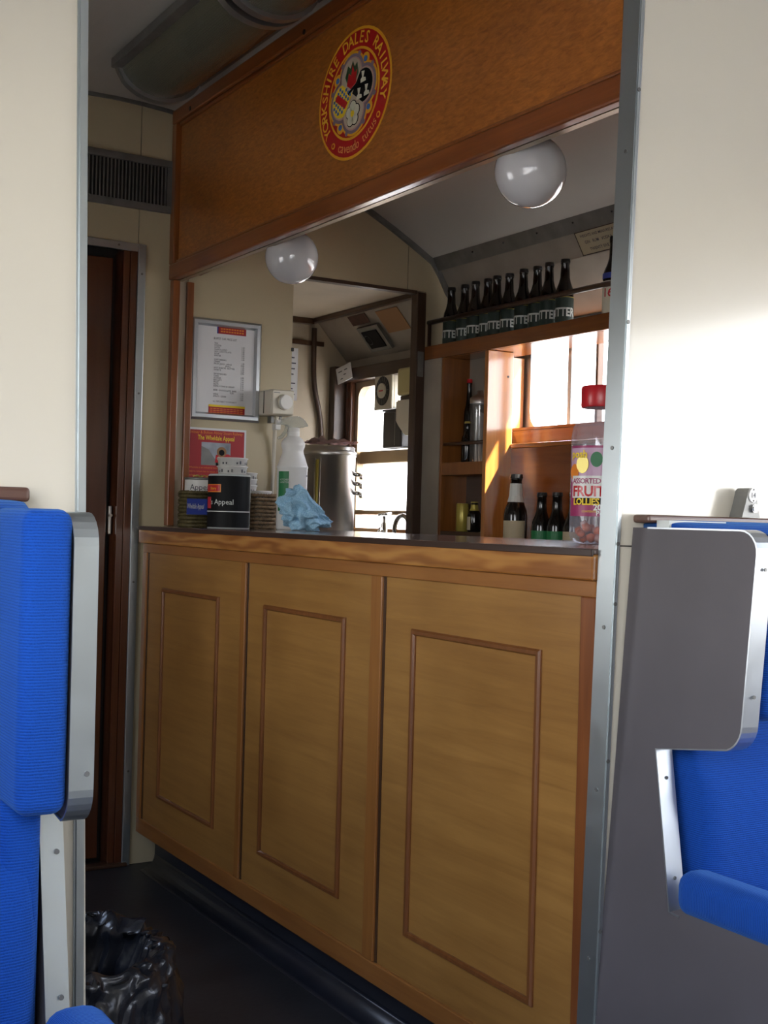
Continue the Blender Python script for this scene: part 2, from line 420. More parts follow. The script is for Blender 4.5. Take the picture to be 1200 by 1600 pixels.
# side walls with window openings
def side_wall(name, x0, x1, wins, mat):
    bm = B(); ys = YB
    for (a, b_, c, d) in wins:
        bx(bm, x0, x1, ys, a, 0, 1.81); bx(bm, x0, x1, a, b_, 0, c); bx(bm, x0, x1, a, b_, d, 1.81); ys = b_
    bx(bm, x0, x1, ys, YK + .1, 0, 1.81)
    return struct(link(name, bm, mat))
side_wall('wall_right', XR, XR + .04, WR, 'side')
side_wall('wall_left', XL - .07, XL, WL, 'cream')
struct(box('wall_back', XL - .1, XR + .1, YB - .08, YB, 0, 2.5, 'cream'))
# partition (wall_near) : two pieces and a header round a slightly tapering opening
bm = B()
prism(bm, [(XL, 0), (.548, 0), (.478, 2.24), (XL, 2.24)], 1, YP, YP + .035)
struct(link('wall_partition_left', bm, 'cream'))
bm = B()
prism(bm, [(1.392, 0), (XR, 0), (XR, 1.80), (2.575, 1.965), (2.505, 2.075), (1.46, 2.24)], 1, YP, YP + .035)
struct(link('wall_partition_right', bm, 'cream'))
bm = B(); q = [(x, roof_z(x) + .01) for x in xs]
prism(bm, [(.09, 2.05), (.478, 2.24), (1.46, 2.24), (2.505, 2.075)] + q[::-1], 1, YP, YP + .035)
struct(link('wall_partition_header', bm, 'cream'))
# seam in the laminate right of the trim
struct(box('trim_3', 1.425, 2.7, YP - .0012, YP, 1.0855, 1.0875, 'dark'))
# aluminium trims of the opening (leaning like the opening)
def leaning(name, xb, xt, w_, y0, y1, z1, mat, bev=.003):
    bm = B()
    vs = [(xb, 0), (xb + w_, 0), (xt + w_, z1), (xt, z1)]
    prism(bm, vs, 1, y0, y1)
    bmesh.ops.bevel(bm, geom=list(bm.edges), offset=bev, segments=2, affect='EDGES')
    return link(name, bm, mat, smooth=False)
t4 = thing('door_frame_trim', (1.38, YP, 0), 'brushed aluminium angle trim down the right side of the partition opening', 'trim')
t4['kind'] = 'structure'; del t4['category']; t4.name = 'trim_4'
bm = B(); prism(bm, [(1.384, 0), (1.392, 0), (1.452, 2.24), (1.444, 2.24)], 1, YP - .006, YP + .039)
bmesh.ops.bevel(bm, geom=list(bm.edges), offset=.002, segments=2, affect='EDGES')
link('jamb_strip', bm, 'alu_trim', t4)
bm = B(); prism(bm, [(1.392, 0), (1.3945, 0), (1.4545, 2.24), (1.452, 2.24)], 1, YP - .0045, YP)
link('face_strip', bm, 'alu', t4)
def screw(parent, p, axis, r=.0035, d=.0015):
    bm = B(); c = list(p); disc(bm, c, r, axis, -d if axis != 0 else -d, 10); return link('screw', bm, 'grey_metal', parent)
def jx(z): return 1.384 + .060 * z / 2.24
for z in (.45, .73, .99, 1.09, 1.46, 1.85): screw(t4, (jx(z) + .004, YP - .006, z), 1)
for z in (.40, .68, .95, 1.25, 1.75): screw(t4, (jx(z) , YP + .014, z), 0)
struct(leaning('trim_5', .527, .474, .014, YP - .005, YP + .04, 2.24, 'alu_trim'))

# far bulkhead: panels with open joints over a dark backing
fw = bpy.data.objects.new('wall_far', None); COL.objects.link(fw); fw['kind'] = 'structure'
def wp(x0, x1, z0, z1, mat='cream_far'):
    g = .0012
    n = max(2, int((x1 - x0) / .08)); bm = B()
    if z1 is None:
        P = [(x0 + g, z0), (x1 - g, z0)] + [(x1 - g - (x1 - x0 - 2 * g) * i / n, roof_z(x1 - g - (x1 - x0 - 2 * g) * i / n)) for i in range(n + 1)]
        prism(bm, P, 1, YF, YF + .02)
    else: bx(bm, x0 + g, x1 - g, YF, YF + .02, z0 + g, z1)
    return link('wall_panel', bm, mat, fw)
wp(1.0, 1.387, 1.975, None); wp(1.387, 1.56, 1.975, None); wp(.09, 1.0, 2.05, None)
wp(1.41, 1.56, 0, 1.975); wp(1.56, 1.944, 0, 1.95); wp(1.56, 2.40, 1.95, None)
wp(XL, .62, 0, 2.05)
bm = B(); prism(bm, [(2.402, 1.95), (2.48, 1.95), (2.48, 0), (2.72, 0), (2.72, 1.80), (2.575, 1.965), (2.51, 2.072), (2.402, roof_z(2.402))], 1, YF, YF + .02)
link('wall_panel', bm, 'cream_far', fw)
struct(box('trim_6', 1.944, 2.44, YF - .004, YF + .03, 1.938, 1.95, 'darkwood'))      # head of the kitchen opening
struct(box('trim_7', 2.44, 2.478, YF - .008, YF + .035, .9, 1.944, 'darkwood', bevel=.003))   # dark post of the kitchen opening
tm = struct(box('trim_8', 2.446, 2.470, YF - .011, YF - .008, 1.64, 1.73, 'grey_metal'))  # metal plate on the post
for z in (1.66, 1.71):
    screw(tm, (2.458, YF - .011, z), 1, .003)
# ceiling-wall joint strip
bm = B(); prism(bm, [(x, roof_z(x) - .012) for x in xs[8:20]] + [(x, roof_z(x)) for x in reversed(xs[8:20])], 1, YF - .006, YF)
struct(link('trim_9', bm, 'grey_metal'))
# curved metal strip on the bulkhead following the roof arc, and the cornice strip along the carriage
ax = [1.52 + (2.51 - 1.52) * i / 20 for i in range(21)]
arc = [(x, roof_z(x)) for x in ax] + [(2.54, 2.025), (2.575, 1.965), (2.60, 1.935)]
bm = B(); prism(bm, [(x - .012, z - .014) for x, z in arc] + [(x + .002, z + .002) for x, z in reversed(arc)], 1, YF - .014, YF)
struct(link('trim_10', bm, 'grey_metal'))
cn = bpy.data.objects.new('trim_11', None); COL.objects.link(cn); cn['kind'] = 'structure'
bm = B(); prism(bm, [(2.49, 2.086), (2.502, 2.062), (2.522, 2.028), (2.536, 2.035), (2.51, 2.086)], 1, YP + .04, YF - .015)
link('cornice_strip', bm, 'grey_metal', cn)
for y in [1.8 + .18 * i for i in range(11)]:
    bm = B(); bmesh.ops.create_icosphere(bm, subdivisions=1, radius=.0035, matrix=Matrix.Translation((2.503, y, 2.056))); link('screw', bm, 'dark', cn)

# corridor end door with frame
dr = bpy.data.objects.new('door_1', None); COL.objects.link(dr); dr['kind'] = 'structure'; dr.location = (1.0, YF, 0)
box('door_leaf', .68, 1.322, YF + .045, YF + .075, .02, 1.93, 'brownZ', dr, bevel=.003)
box('door_gap', .62, 1.345, YF + .08, YF + .09, 0, 1.98, 'dark', dr)
box('door_jamb', 1.340, 1.362, YF + .0, YF + .08, 0, 1.952, 'brownZ', dr, bevel=.002)
box('door_stop', 1.362, 1.385, YF - .006, YF + .05, 0, 1.952, 'brownZ', dr, bevel=.002)
bm = B(); bx(bm, 1.385, 1.411, YF - .010, YF + .0, 0, 1.975, .002); bx(bm, .62, 1.385, YF - .010, YF, 1.950, 1.975, .002)
fr = link('architrave', bm, 'alu_trim', dr)
for z in (.3, .9, 1.5, 1.88): screw(fr, (1.398, YF - .010, z), 1)
screw(fr, (1.32, YF - .010, 1.963), 1)
bm = B(); bx(bm, 1.325, 1.334, YF + .03, YF + .046, 1.05, 1.14, .002); disc(bm, (1.329, YF + .03, 1.11), .005, 1, -.01, 10)
link('latch', bm, 'steel', dr)
box('threshold', .62, 1.40, YF - .02, YF + .02, 0, .012, 'darkwoodY', dr, bevel=.003)

# ventilation grille over the door
vg = thing('ventilation_grille', (1.34, YF, 2.17), 'long grey metal ventilation grille high on the bulkhead above the door', 'grille')
bm = B(); bx(bm, .95, 1.492, YF - .012, YF - .001, 2.232, 2.255, .002); bx(bm, .95, 1.492, YF - .012, YF - .001, 2.085, 2.108, .002)
bx(bm, 1.474, 1.492, YF - .012, YF - .001, 2.108, 2.232); bx(bm, .95, .968, YF - .012, YF - .001, 2.108, 2.232)
link('grille_frame', bm, 'grey_metal', vg)
box('grille_back', .96, 1.48, YF - .0025, YF - .001, 2.1, 2.24, 'dark', vg)
sl = None
for i in range(42):
    x = .975 + i * .012
    if sl is None:
        sl = box('slat', x, x + .0045, YF - .009, YF - .003, 2.108, 2.232, 'grey_metal', vg)
    else:
        c = sl.copy(); COL.objects.link(c); c.location = sl.location + Vector((i * .012, 0, 0)); c.parent = vg

# kitchen beyond: back wall, sink counter
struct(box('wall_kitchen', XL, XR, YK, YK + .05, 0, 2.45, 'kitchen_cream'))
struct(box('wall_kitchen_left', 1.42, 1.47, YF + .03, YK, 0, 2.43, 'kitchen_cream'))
tr = bpy.data.objects.new('trim_12', None); COL.objects.link(tr); tr['kind'] = 'structure'
box('corner_panel', 2.635, 2.700, YK - .05, YK - .002, .9, 1.78, 'darkwood', tr, bevel=.004)
box('corner_board', 2.690, 2.716, YK - .10, YK - .055, .9, 1.72, 'brownZ', tr, bevel=.004)
box('joint_strip', 2.535, 2.560, YF + .03, YK - .002, 1.962, 1.9795, 'darkwoodY', tr)
box('joint_strip', 1.47, 2.54, YK - .03, YK - .002, 1.955, 1.9795, 'darkwoodY', tr)
box('joint_strip', 1.95, 2.60, YK - .012, YK - .002, 1.865, 1.885, 'darkwoodY', tr)
box('window_head_board', 2.66, 2.715, YF + .03, YK, 1.71, 1.765, 'darkwoodY', tr, bevel=.003)
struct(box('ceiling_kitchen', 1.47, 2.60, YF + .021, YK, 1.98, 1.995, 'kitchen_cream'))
wc = thing('wall_conduit', (2.50, YK, 1.1), 'dark brown pipe bending down the cream kitchen wall behind the urn', 'pipe')
bm = B(); P = []
for t in range(21):
    k = t / 20; z = 1.97 - .95 * k
    s_ = 1 / (1 + math.exp(-(k - .34) * 22)); P.append((2.548 + .048 * s_, YK - .016, z - .03))
tube(bm, P, .012, 8); link('pipe', bm, 'darkwood', wc, True)
box('pipe_clip', 2.575, 2.615, YK - .03, YK - .001, 1.30, 1.315, 'grey_metal', wc, bevel=.002)

# ------------------------------------------------------------------ windows
def window(n, xs_, y0, y1, z0, z1, mat='glass', sign=1, frame='alu', rail=None, mull=(), fw_=.03, rad=.07):
    """rounded inner metal frame, panes; xs_ = inner wall face"""
    w_ = bpy.data.objects.new('window_%d' % n, None); COL.objects.link(w_); w_['kind'] = 'structure'; w_.location = (xs_, (y0 + y1) / 2, (z0 + z1) / 2)
    def loop(m, r):
        P = []
        a0, a1, b0, b1 = y0 + m, y1 - m, z0 + m, z1 - m
        for cy, cz, s in ((a1 - r, b1 - r, 0), (a0 + r, b1 - r, 1), (a0 + r, b0 + r, 2), (a1 - r, b0 + r, 3)):
            for k in range(7):
                an = (s + k / 6) * PI / 2; P.append((cy + r * math.cos(an), cz + r * math.sin(an)))
        return P
    bm = B(); A = loop(-.012, .01); C_ = loop(fw_, rad)
    xa, xb = xs_ - sign * .008, xs_ + sign * .038
    v = [[bm.verts.new((x, *p)) for p in L] for x, L in ((xa, A), (xa, C_), (xb, C_), (xb, A))]
    N = len(A)
    for k in range(4):
        a, b_ = v[k], v[(k + 1) % 4]
        if k == 3: pass
        for i in range(N): bm.faces.new((a[i], a[(i + 1) % N], b_[(i + 1) % N], b_[i]))
    link('window_frame', bm, frame, w_)
    zs = [z0 + .005] + ([rail[0], rail[1]] if rail else []) + [z1 - .005]
    for k in range(0, len(zs), 2):
        box('pane', xs_ + sign * .026 - .002, xs_ + sign * .026 + .002, y0 + .005, y1 - .005, zs[k], zs[k + 1], mat, w_)
    if rail: box('glazing_rail', min(xs_, xs_ + sign * .05), max(xs_, xs_ + sign * .036), y0 + .02, y1 - .02, rail[0], rail[1], frame, w_, bevel=.006)
    for (m0, m1, mm) in mull: box('mullion', min(xs_ + sign * .01, xs_ + sign * .05), max(xs_ + sign * .01, xs_ + sign * .036), m0, m1, z0 + .01, z1 - .01, mm, w_, bevel=.003)
    return w_
window(1, XR, *WR[0]); window(2, XR, *WR[1])
window(3, XR, *WR[2], mull=((3.325, 3.345, 'alu'), (3.19, 3.202, 'darkwood')), fw_=.012)
MAT['gold_alu'] = alu('aged_bronze_aluminium', (.42, .33, .22), .35)
window(4, XR, *WR[3], mat='frost', frame='gold_alu', rail=(1.355, 1.41), rad=.05, fw_=.014)
window(5, XL, *WL[0], sign=-1); window(6, XL, *WL[1], sign=-1); window(7, XL, *WL[2], sign=-1)
struct(box('trim_13', 2.655, 2.718, YF + .04, YK - .1, 1.04, 1.083, 'pineY', bevel=.004))    # kitchen window sill
gb = thing('grab_rail', (2.66, 4.4, 1.145), 'brown horizontal rail across the kitchen window above the taps', 'rail')
bm = B(); tube(bm, [(2.665, 4.0, 1.148), (2.665, 4.78, 1.148)], .010, 10); link('rail_bar', bm, 'gold_alu', gb, True)
bm = B(); tube(bm, [(2.665, 4.02, 1.148), (2.72, 4.02, 1.148)], .007, 8); tube(bm, [(2.665, 4.76, 1.148), (2.72, 4.76, 1.148)], .007, 8); link('rail_bracket', bm, 'gold_alu', gb, True)

# ================================================================== COUNTER
CX, CY0, CY1, CT = 1.417, 1.640, 3.80, 1.080
ct = thing('bar_counter', (1.7, 2.7, 0), 'varnished wooden bar counter with three framed panels and a dark worktop', 'counter')
box('worktop', 1.405, 2.03, CY0, YF - .002, CT - .010, CT, 'ctop', ct, bevel=.003)
box('nosing', 1.400, 1.4055, CY0, 3.826, CT - .013, CT - .001, 'nosing', ct, bevel=.001)
box('apron', 1.403, 1.43, CY0, 3.822, 1.026, CT - .010, 'apron', ct, bevel=.003)
box('top_rail', 1.411, 1.43, CY0, 3.80, .997, 1.0255, 'railY', ct, bevel=.002)
for (a, b_, m) in ((3.060, 3.768, 'plyV'), (2.382, 3.032, 'plyV'), (1.678, 2.336, 'plyV')):
    p = box('front_panel', 1.418, 1.434, a, b_, .165, .997, m, ct)
for (a, b_, m) in ((3.768, 3.80, 'stileV'), (3.034, 3.062, 'stileV'), (2.338, 2.384, 'stileV'), (CY0, 1.678, 'stile_red')):
    box('stile', 1.411, 1.434, a, b_, .165, .997, m, ct, bevel=.002)
for y in (3.7665, 3.033, 2.3368, 1.679):      # dark joint strips, widened to stand in for the shadow beside each stile
    box('joint_strip', 1.4165, 1.42, y - .0085, y + .001, .165, .997, 'darkwood', ct)
box('bottom_rail', 1.411, 1.434, CY0, 3.80, .118, .165, 'railY', ct, bevel=.003)
box('end_panel', 1.43, 2.0, 3.785, 3.80, .118, 1.07, 'stileV', ct)
box('kick_board', 1.47, 1.49, CY0, 3.78, 0.0, .118, 'cove', ct)
bm = B(); P = [(1.47, .0)] + [(1.47 - .07 * (1 - math.cos(0)) , .0)]
P = [(1.47, 0.0), (1.420, 0.0)] + [(1.420 + .05 * math.sin(a), 0.001 + .045 * (1 - math.cos(a))) for a in [PI / 2 * i / 6 for i in range(7)]]
prism(bm, P[0:1] + P[1:], 1, CY0, 3.78); link('floor_cove', bm, 'cove', ct, True)
box('carcass', 1.434, 1.45, CY0, 3.785, .118, 1.07, 'darkwood', ct)
box('rear_panel', 1.99, 2.0, CY0, 3.785, .0, 1.07, 'darkwood', ct)
# applied mouldings: mitred half-round frames
def half_round(bm, p, q, w_, d, x):
    """moulding from p to q in (y,z) on plane x facing -x, mitred ends"""
    p = Vector(p); q = Vector(q); t = (q - p).normalized(); s = Vector((-t.y, t.x))
    sec = [(-w_ / 2, 0), (-w_ / 2, d * .45), (-w_ / 4, d), (w_ / 4, d), (w_ / 2, d * .45), (w_ / 2, 0)]
    rows = []
    for (o_, sg) in ((p, 1), (q, -1)):
        rows.append([bm.verts.new((x - dd, *(o_ + s * u + t * (u * sg)))) for u, dd in sec])
    for i in range(6): bm.faces.new((rows[0][i], rows[0][(i + 1) % 6], rows[1][(i + 1) % 6], rows[1][i]))
    bm.faces.new(rows[0]); bm.faces.new(rows[1][::-1])
for (yl, yr) in ((3.627, 3.217), (2.918, 2.508), (2.212, 1.794)):
    zt, zb = .888, .262
    pr = [(yr, zb), (yl, zb), (yl, zt), (yr, zt)]
    for i in range(4):
        bm = B(); half_round(bm, pr[i], pr[(i + 1) % 4], .013, .008, 1.418); link('moulding', bm, 'mould', ct)

# ================================================================== FASCIA
fa = thing('fascia_board', (1.5, 2.7, 1.87), 'long orange-brown varnished wooden fascia above the bar counter', 'fascia')
ztop = roof_z(1.5) - .002
box('fascia_panel', 1.502, 1.516, 1.64, 3.80, 1.90, ztop - .03, 'fascia', fa)
bx_ = box('top_rail', 1.488, 1.518, 1.64, 3.852, ztop - .046, ztop, 'fasciaR', fa, bevel=.006)
box('top_bead', 1.494, 1.518, 1.64, 3.80, ztop - .060, ztop - .047, 'fasciaR', fa, bevel=.004)
box('bottom_rail', 1.490, 1.518, 1.64, 3.852, 1.872, 1.922, 'fasciaR', fa, bevel=.005)
box('bottom_bead', 1.494, 1.518, 1.64, 3.80, 1.9225, 1.930, 'fasciaZ', fa, bevel=.002)
box('stile', 1.490, 1.518, 3.815, 3.852, 1.922, ztop - .046, 'fasciaZ', fa, bevel=.003)
box('stile', 1.490, 1.518, 1.64, 1.70, 1.922, ztop - .046, 'fasciaZ', fa, bevel=.003)
box('soffit_strip', 1.518, 1.535, 1.64, 3.852, 1.872, 1.882, 'gold_alu', fa)
for y, z in ((3.70, 2.405), (2.93, 2.40)):
    bm = B(); disc(bm, (1.488, y, z - .018), .007, 0, -.002, 10); link('screw', bm, 'dark', fa)
# lamp board behind the fascia and the post down to the counter
lb = thing('lamp_board', (1.6, 2.7, 1.945), 'dark wooden board behind the bar fascia carrying the two globe lamps', 'board')
box('board', 1.535, 1.665, 1.645, 3.85, 1.945, 1.965, 'darkwoodY', lb, bevel=.002)
box('edge_strip', 1.666, 1.672, 1.645, 2.25, 1.9455, 1.965, 'gold_alu', lb)
bm = B(); prism(bm, [(3.85, 1.945), (3.62, 1.945), (3.70, 1.905), (3.85, 1.90)], 0, 1.58, 1.60); o = link('bracket', bm, 'stile_red'); tag(o, 'small triangular wooden bracket under the fascia near the bulkhead', 'bracket')
ps = thing('corner_post', (1.53, YF, 1.08), 'slim wooden post between the counter and the fascia against the bulkhead', 'post')
box('post_face', 1.497, 1.520, 3.822, 3.852, 1.082, 1.871, 'fasciaZ', ps, bevel=.002)
box('post_strip', 1.521, 1.546, 3.836, 3.852, 1.082, 1.871, 'kitchen_cream', ps)
box('post_back', 1.547, 1.570, 3.826, 3.852, 1.082, 1.871, 'stile_red', ps, bevel=.002)

# crest on the fascia -------------------------------------------------
cy_, cz_, RY, RZ, FX = 2.682, 2.155, .178, .158, 1.502
cs = thing('railway_crest', (FX, cy_, cz_), 'round red and gold railway crest with four heraldic lobes on the fascia', 'crest')
def cd(name, r, mat, layer, u=0, v=0, n=48, ry=None, parent=None):
    bm = B(); k = (ry or r)
    pts = [(cy_ - (u + r * math.cos(2 * PI * i / n)) * RY, cz_ + (v + k * math.sin(2 * PI * i / n)) * RZ) for i in range(n)]
    prism(bm, pts, 0, FX, FX - .0006 * layer); return link(name, bm, mat, parent or cs)
def cpoly(name, P, mat, layer, parent=None):
    bm = B(); prism(bm, [(cy_ - p[0] * RY, cz_ + p[1] * RZ) for p in P], 0, FX - .0002, FX - .0006 * layer); return link(name, bm, mat, parent or cs)
cd('outer_ring', 1.0, 'gold', 1); cd('red_band', .955, 'red', 2); cd('inner_ring', .70, 'gold', 3); cd('field', .66, 'red', 4)
# decorative corners between lobes
for a in (45, 135, 225, 315):
    c, s_ = math.cos(math.radians(a + 8)), math.sin(math.radians(a + 8))
    cd('corner_boss', .10, 'gold', 5.2, .545 * c, .545 * s_, 16); cd('blue_stud', .048, 'cblue', 7, .545 * c, .545 * s_, 8)
    for d_ in (-22, 22):
        c2, s2 = math.cos(math.radians(a + 8 + d_)), math.sin(math.radians(a + 8 + d_)); cd('corner_fleck', .045, 'cgrey', 5.6, .60 * c2, .60 * s2, 5)
LB = [(8, 'lobe_right'), (98, 'lobe_top'), (188, 'lobe_left'), (278, 'lobe_bottom')]
def uni(name, off, r, mat, layer):
    """quatrefoil outline as one polygon"""
    P = []
    for a, _ in LB:
        an = math.radians(a); c = (off * math.cos(an), off * math.sin(an))
        half = math.acos(max(-1, min(1, (off / r) * math.cos(PI / 4) * 1.0))) if False else 0
        # intersection with the diagonal: |c + r e^{i t}| along 45 degrees
        b_ = off * math.cos(PI / 4); D = b_ + math.sqrt(r * r - (off * math.sin(PI / 4)) ** 2)
        t = math.atan2(D * math.sin(PI / 4), D * math.cos(PI / 4) - off)
        for k in range(13):
            q_ = -t + 2 * t * k / 12; x = off + r * math.cos(q_); y = r * math.sin(q_)
            P.append((x * math.cos(an) - y * math.sin(an), x * math.sin(an) + y * math.cos(an)))
    return cpoly(name, P, mat, layer)
uni('quatrefoil_edge', .29, .37, 'gold', 5); uni('quatrefoil_grey', .29, .335, 'cgrey', 6); uni('quatrefoil_pink', .29, .285, 'cpink', 7); uni('quatrefoil_field', .29, .265, 'ccream', 8)
def lobe(a, mat, layer, r=.255):
    an = math.radians(a); P = [(0.0, 0.0)]; off = .29
    D = off * math.cos(PI / 4) + math.sqrt(r * r - (off * math.sin(PI / 4)) ** 2)
    t = math.atan2(D * math.sin(PI / 4), D * math.cos(PI / 4) - off)
    for k in range(17):
        q_ = -t + 2 * t * k / 16; x = off + r * math.cos(q_); y = r * math.sin(q_); P.append((x * math.cos(an) - y * math.sin(an), x * math.sin(an) + y * math.cos(an)))
    return cpoly('lobe', P, mat, layer)
lr = lobe(8, 'cblack', 9); ll = lobe(188, 'yellow', 9)
def rot(p, a): an = math.radians(a); return (p[0] * math.cos(an) - p[1] * math.sin(an), p[0] * math.sin(an) + p[1] * math.cos(an))
# white beasts on the black lobe
for (u, v) in ((.30, .17), (.20, -.06), (.40, -.06)):
    for q_ in ([(-.07, -.08), (.07, -.08), (.06, -.03), (.0, -.01), (.03, .08), (-.05, .09), (-.03, .0), (-.07, -.03)],):
        cpoly('white_beast', [(u + p[0], v + p[1]) for p in q_], 'cwhite', 10)
# chequers and red bar on the left lobe
bm = B()
for i in range(9):
    for j in range(9):
        if (i + j) % 2: continue
        u, v = -.52 + i * .055, -.23 + j * .052
        p = (u + .027, v + .026)
        q_ = rot(p, -188); d = math.hypot(q_[0] - .29, q_[1])
        if (d > .225 and q_[0] > .2) or abs(q_[1]) > q_[0] * .9: continue
        prism(bm, [(cy_ - x * RY, cz_ + y * RZ) for x, y in ((u, v), (u + .05, v), (u + .05, v + .047), (u, v + .047))], 0, FX - .005, FX - .0060)
link('chequers', bm, 'cblue', cs)
cpoly('red_bar', [(-.47, .02), (-.40, .10), (-.12, -.10), (-.19, -.18)], 'red', 11)
# red bird with green sprigs on the top lobe
cpoly('green_sprig', [(-.20, .30), (-.13, .46), (-.06, .40), (.0, .50), (.05, .40), (.12, .45), (.16, .28), (.08, .16), (-.12, .14)], 'cgreen', 9.4)
cpoly('red_bird', [(-.15, .16), (-.10, .34), (-.03, .28), (.0, .46), (.06, .30), (.12, .34), (.10, .14), (-.04, .08)], 'red', 10)
cpoly('black_base', [(-.12, .04), (.14, .14), (.14, .10), (-.10, .0)], 'cblack', 10)
# white rose on the bottom lobe
for k in range(5):
    a = math.radians(90 + 72 * k); cd('rose_outline', .098, 'cblack', 9, -.0 + .03 + .10 * math.cos(a), -.32 + .115 * math.sin(a), 12)
    cd('rose_petal', .083, 'cwhite', 10, .03 + .10 * math.cos(a), -.32 + .115 * math.sin(a), 12)
cd('rose_heart', .05, 'yellow', 11, .03, -.32, 10)
# ring lettering
def ring_text(s, a0, a1, rr, size, mat, inward=False, bold=.012):
    n = len(s)
    for i, ch in enumerate(s):
        if ch == ' ': continue
        a = math.radians(a0 + (a1 - a0) * (i + .5) / n)
        base = Vector((FX - .0014, cy_ - rr * math.cos(a) * RY, cz_ + rr * math.sin(a) * RZ))
        rad = Vector((0, -math.cos(a) * RY, math.sin(a) * RZ)).normalized()
        tan = Vector((0, -math.sin(a), -math.cos(a)))
        if inward: rad, tan = -rad, -tan
        rt = rad.cross(Vector((-1, 0, 0))); rt = -rt if rt.dot(tan) < 0 else rt
        base.x -= .0004 * (i % 2)
        text('letter', ch, base, rt, rad, size, mat, cs, align='CENTER', bold=bold)
ring_text('YORKSHIRE DALES RAILWAY', 216, -22, .757, .040, 'yellow_ring', bold=.015)
ring_text('cavendo tutus', 242, 318, .89, .034, 'orange_ring', inward=True, bold=.0)
for a in (231, 323):
    an = math.radians(a); cd('scroll', .05, 'gold', 3.2, .86 * math.cos(an), .86 * math.sin(an), 12); cd('scroll_eye', .028, 'red', 4, .86 * math.cos(an), .86 * math.sin(an), 10)

# ================================================================== CEILING LAMPS
def tube_lamp(y0, y1, label):
    xc_, W_, D_ = 1.304, .129, .100; zc = 2.418
    L = thing('ceiling_lamp', (xc_, (y0 + y1) / 2, zc), label, 'lamp', 'half-round tube lamps along the corridor ceiling')
    def half(k, e=0.0): return [(xc_ - (W_ + e) * math.cos(PI * i / 20) * k, zc - (D_ + e) * math.sin(PI * i / 20) * k) for i in range(21)]
    bm = B(); prism(bm, half(.93), 1, y0 + .02, y1 - .02); link('diffuser', bm, 'diffuser', L, False)
    for (a, b_) in ((y0 + .002, y0 + .028), (y1 - .028, y1 - .002)):
        bm = B(); prism(bm, half(1.0, .004), 1, a, b_); bmesh.ops.bevel(bm, geom=list(bm.edges), offset=.004, segments=2, affect='EDGES'); e = link('end_ring', bm, 'alu_dull', L)
    box('side_rail', xc_ - W_ - .012, xc_ - W_ + .018, y0 + .01, y1 - .01, zc - .030, zc - .002, 'grey_metal', L, bevel=.003)
    box('side_rail', xc_ + W_ - .018, xc_ + W_ + .008, y0 + .01, y1 - .01, zc - .03, zc - .006, 'grey_metal', L, bevel=.003)
    screw(L, (xc_ + .0, y0 + .0, zc - .09), 1)
    return L
tube_lamp(2.79, 3.51, 'half-round grey-green corridor ceiling lamp nearest the end bulkhead and grille')
tube_lamp(2.05, 2.77, 'nearer half-round ceiling lamp cut off by the top of the photo')

def globe(y, basemat, label):
    x, z, r = 1.602, 1.853, .0755
    G = thing('globe_lamp', (x, y, z), label, 'lamp', 'opal globe lamps over the bar')
    bm = B(); bmesh.ops.create_uvsphere(bm, u_segments=40, v_segments=24, radius=r, matrix=Matrix.Translation((x, y, z))); link('globe', bm, 'opal', G, True)
    bm = B(); lathe(bm, [(0, 1.945 - z), (.046, 1.945 - z), (.048, .078), (.036, .064), (0, .064)], (x, y, z), 28); link('lamp_base', bm, basemat, G, True)
globe(3.195, 'red', 'white opal globe lamp with red base at the far end of the bar')
globe(2.10, 'darkwood', 'white opal globe lamp hanging nearest above the jar end of the bar')

# ================================================================== BAR BACK: shelf unit, shelf, window boards
su = thing('back_shelf_unit', (2.53, 3.6, .98), 'orange pine shelf unit fixed behind the bar below the bottle shelf', 'shelving')
box('face_board', 2.478, 2.492, 3.738, 3.852, .95, 1.70, 'side', su)
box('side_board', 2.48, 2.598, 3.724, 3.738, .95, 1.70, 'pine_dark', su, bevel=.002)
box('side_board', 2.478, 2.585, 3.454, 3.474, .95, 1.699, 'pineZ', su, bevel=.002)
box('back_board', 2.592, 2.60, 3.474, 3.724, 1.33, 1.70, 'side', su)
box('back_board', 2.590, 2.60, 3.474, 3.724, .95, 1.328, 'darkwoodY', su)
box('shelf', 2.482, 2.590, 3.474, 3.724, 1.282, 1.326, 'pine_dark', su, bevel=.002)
box('shelf', 2.482, 2.590, 3.474, 3.724, 1.06, 1.085, 'darkwoodY', su, bevel=.002)
bm = B(); tube(bm, [(2.49, 3.474, 1.392), (2.49, 3.724, 1.392)], .006, 8); link('retaining_rail', bm, 'darkwoodY', su, True)
bs = thing('bottle_shelf', (2.56, 2.8, 1.70), 'long orange pine shelf over the bar window holding a row of bottles', 'shelf')
box('shelf_board', 2.495, 2.66, 1.65, 3.852, 1.700, 1.716, 'pineY', bs)
box('front_lip', 2.478, 2.4945, 1.65, 3.852, 1.700, 1.750, 'lipwood', bs, bevel=.003)
bm = B(); tube(bm, [(2.492, 3.90 - .05, 1.838), (2.492, 1.66, 1.838)], .0085, 10); rl = thing('bottle_rail', (2.492, 2.8, 1.75), 'thin dark wooden rail in front of the ale bottles on the top shelf', 'rail'); link('rail_bar', bm, 'darkwoodY', rl, True)
for y in (3.84, 2.2):
    bm = B(); bx(bm, 2.486, 2.4945, y - .006, y + .006, 1.7505, 1.832); link('rail_bracket', bm, 'darkwood', rl)
da = thing('window_dado', (2.6, 2.8, .98), 'dark reddish wooden boarding with a ledge below the bar window', 'panelling')
box('dado_panel', 2.583, 2.60, 1.66, 3.4535, .95, 1.372, 'pine_red', da)
box('ledge', 2.578, 2.668, 1.66, 3.4535, 1.373, 1.388, 'pineY', da, bevel=.003)
box('sill_board', 2.655, 2.672, 1.66, 3.549, 1.389, 1.440, 'pineY', da, bevel=.002)
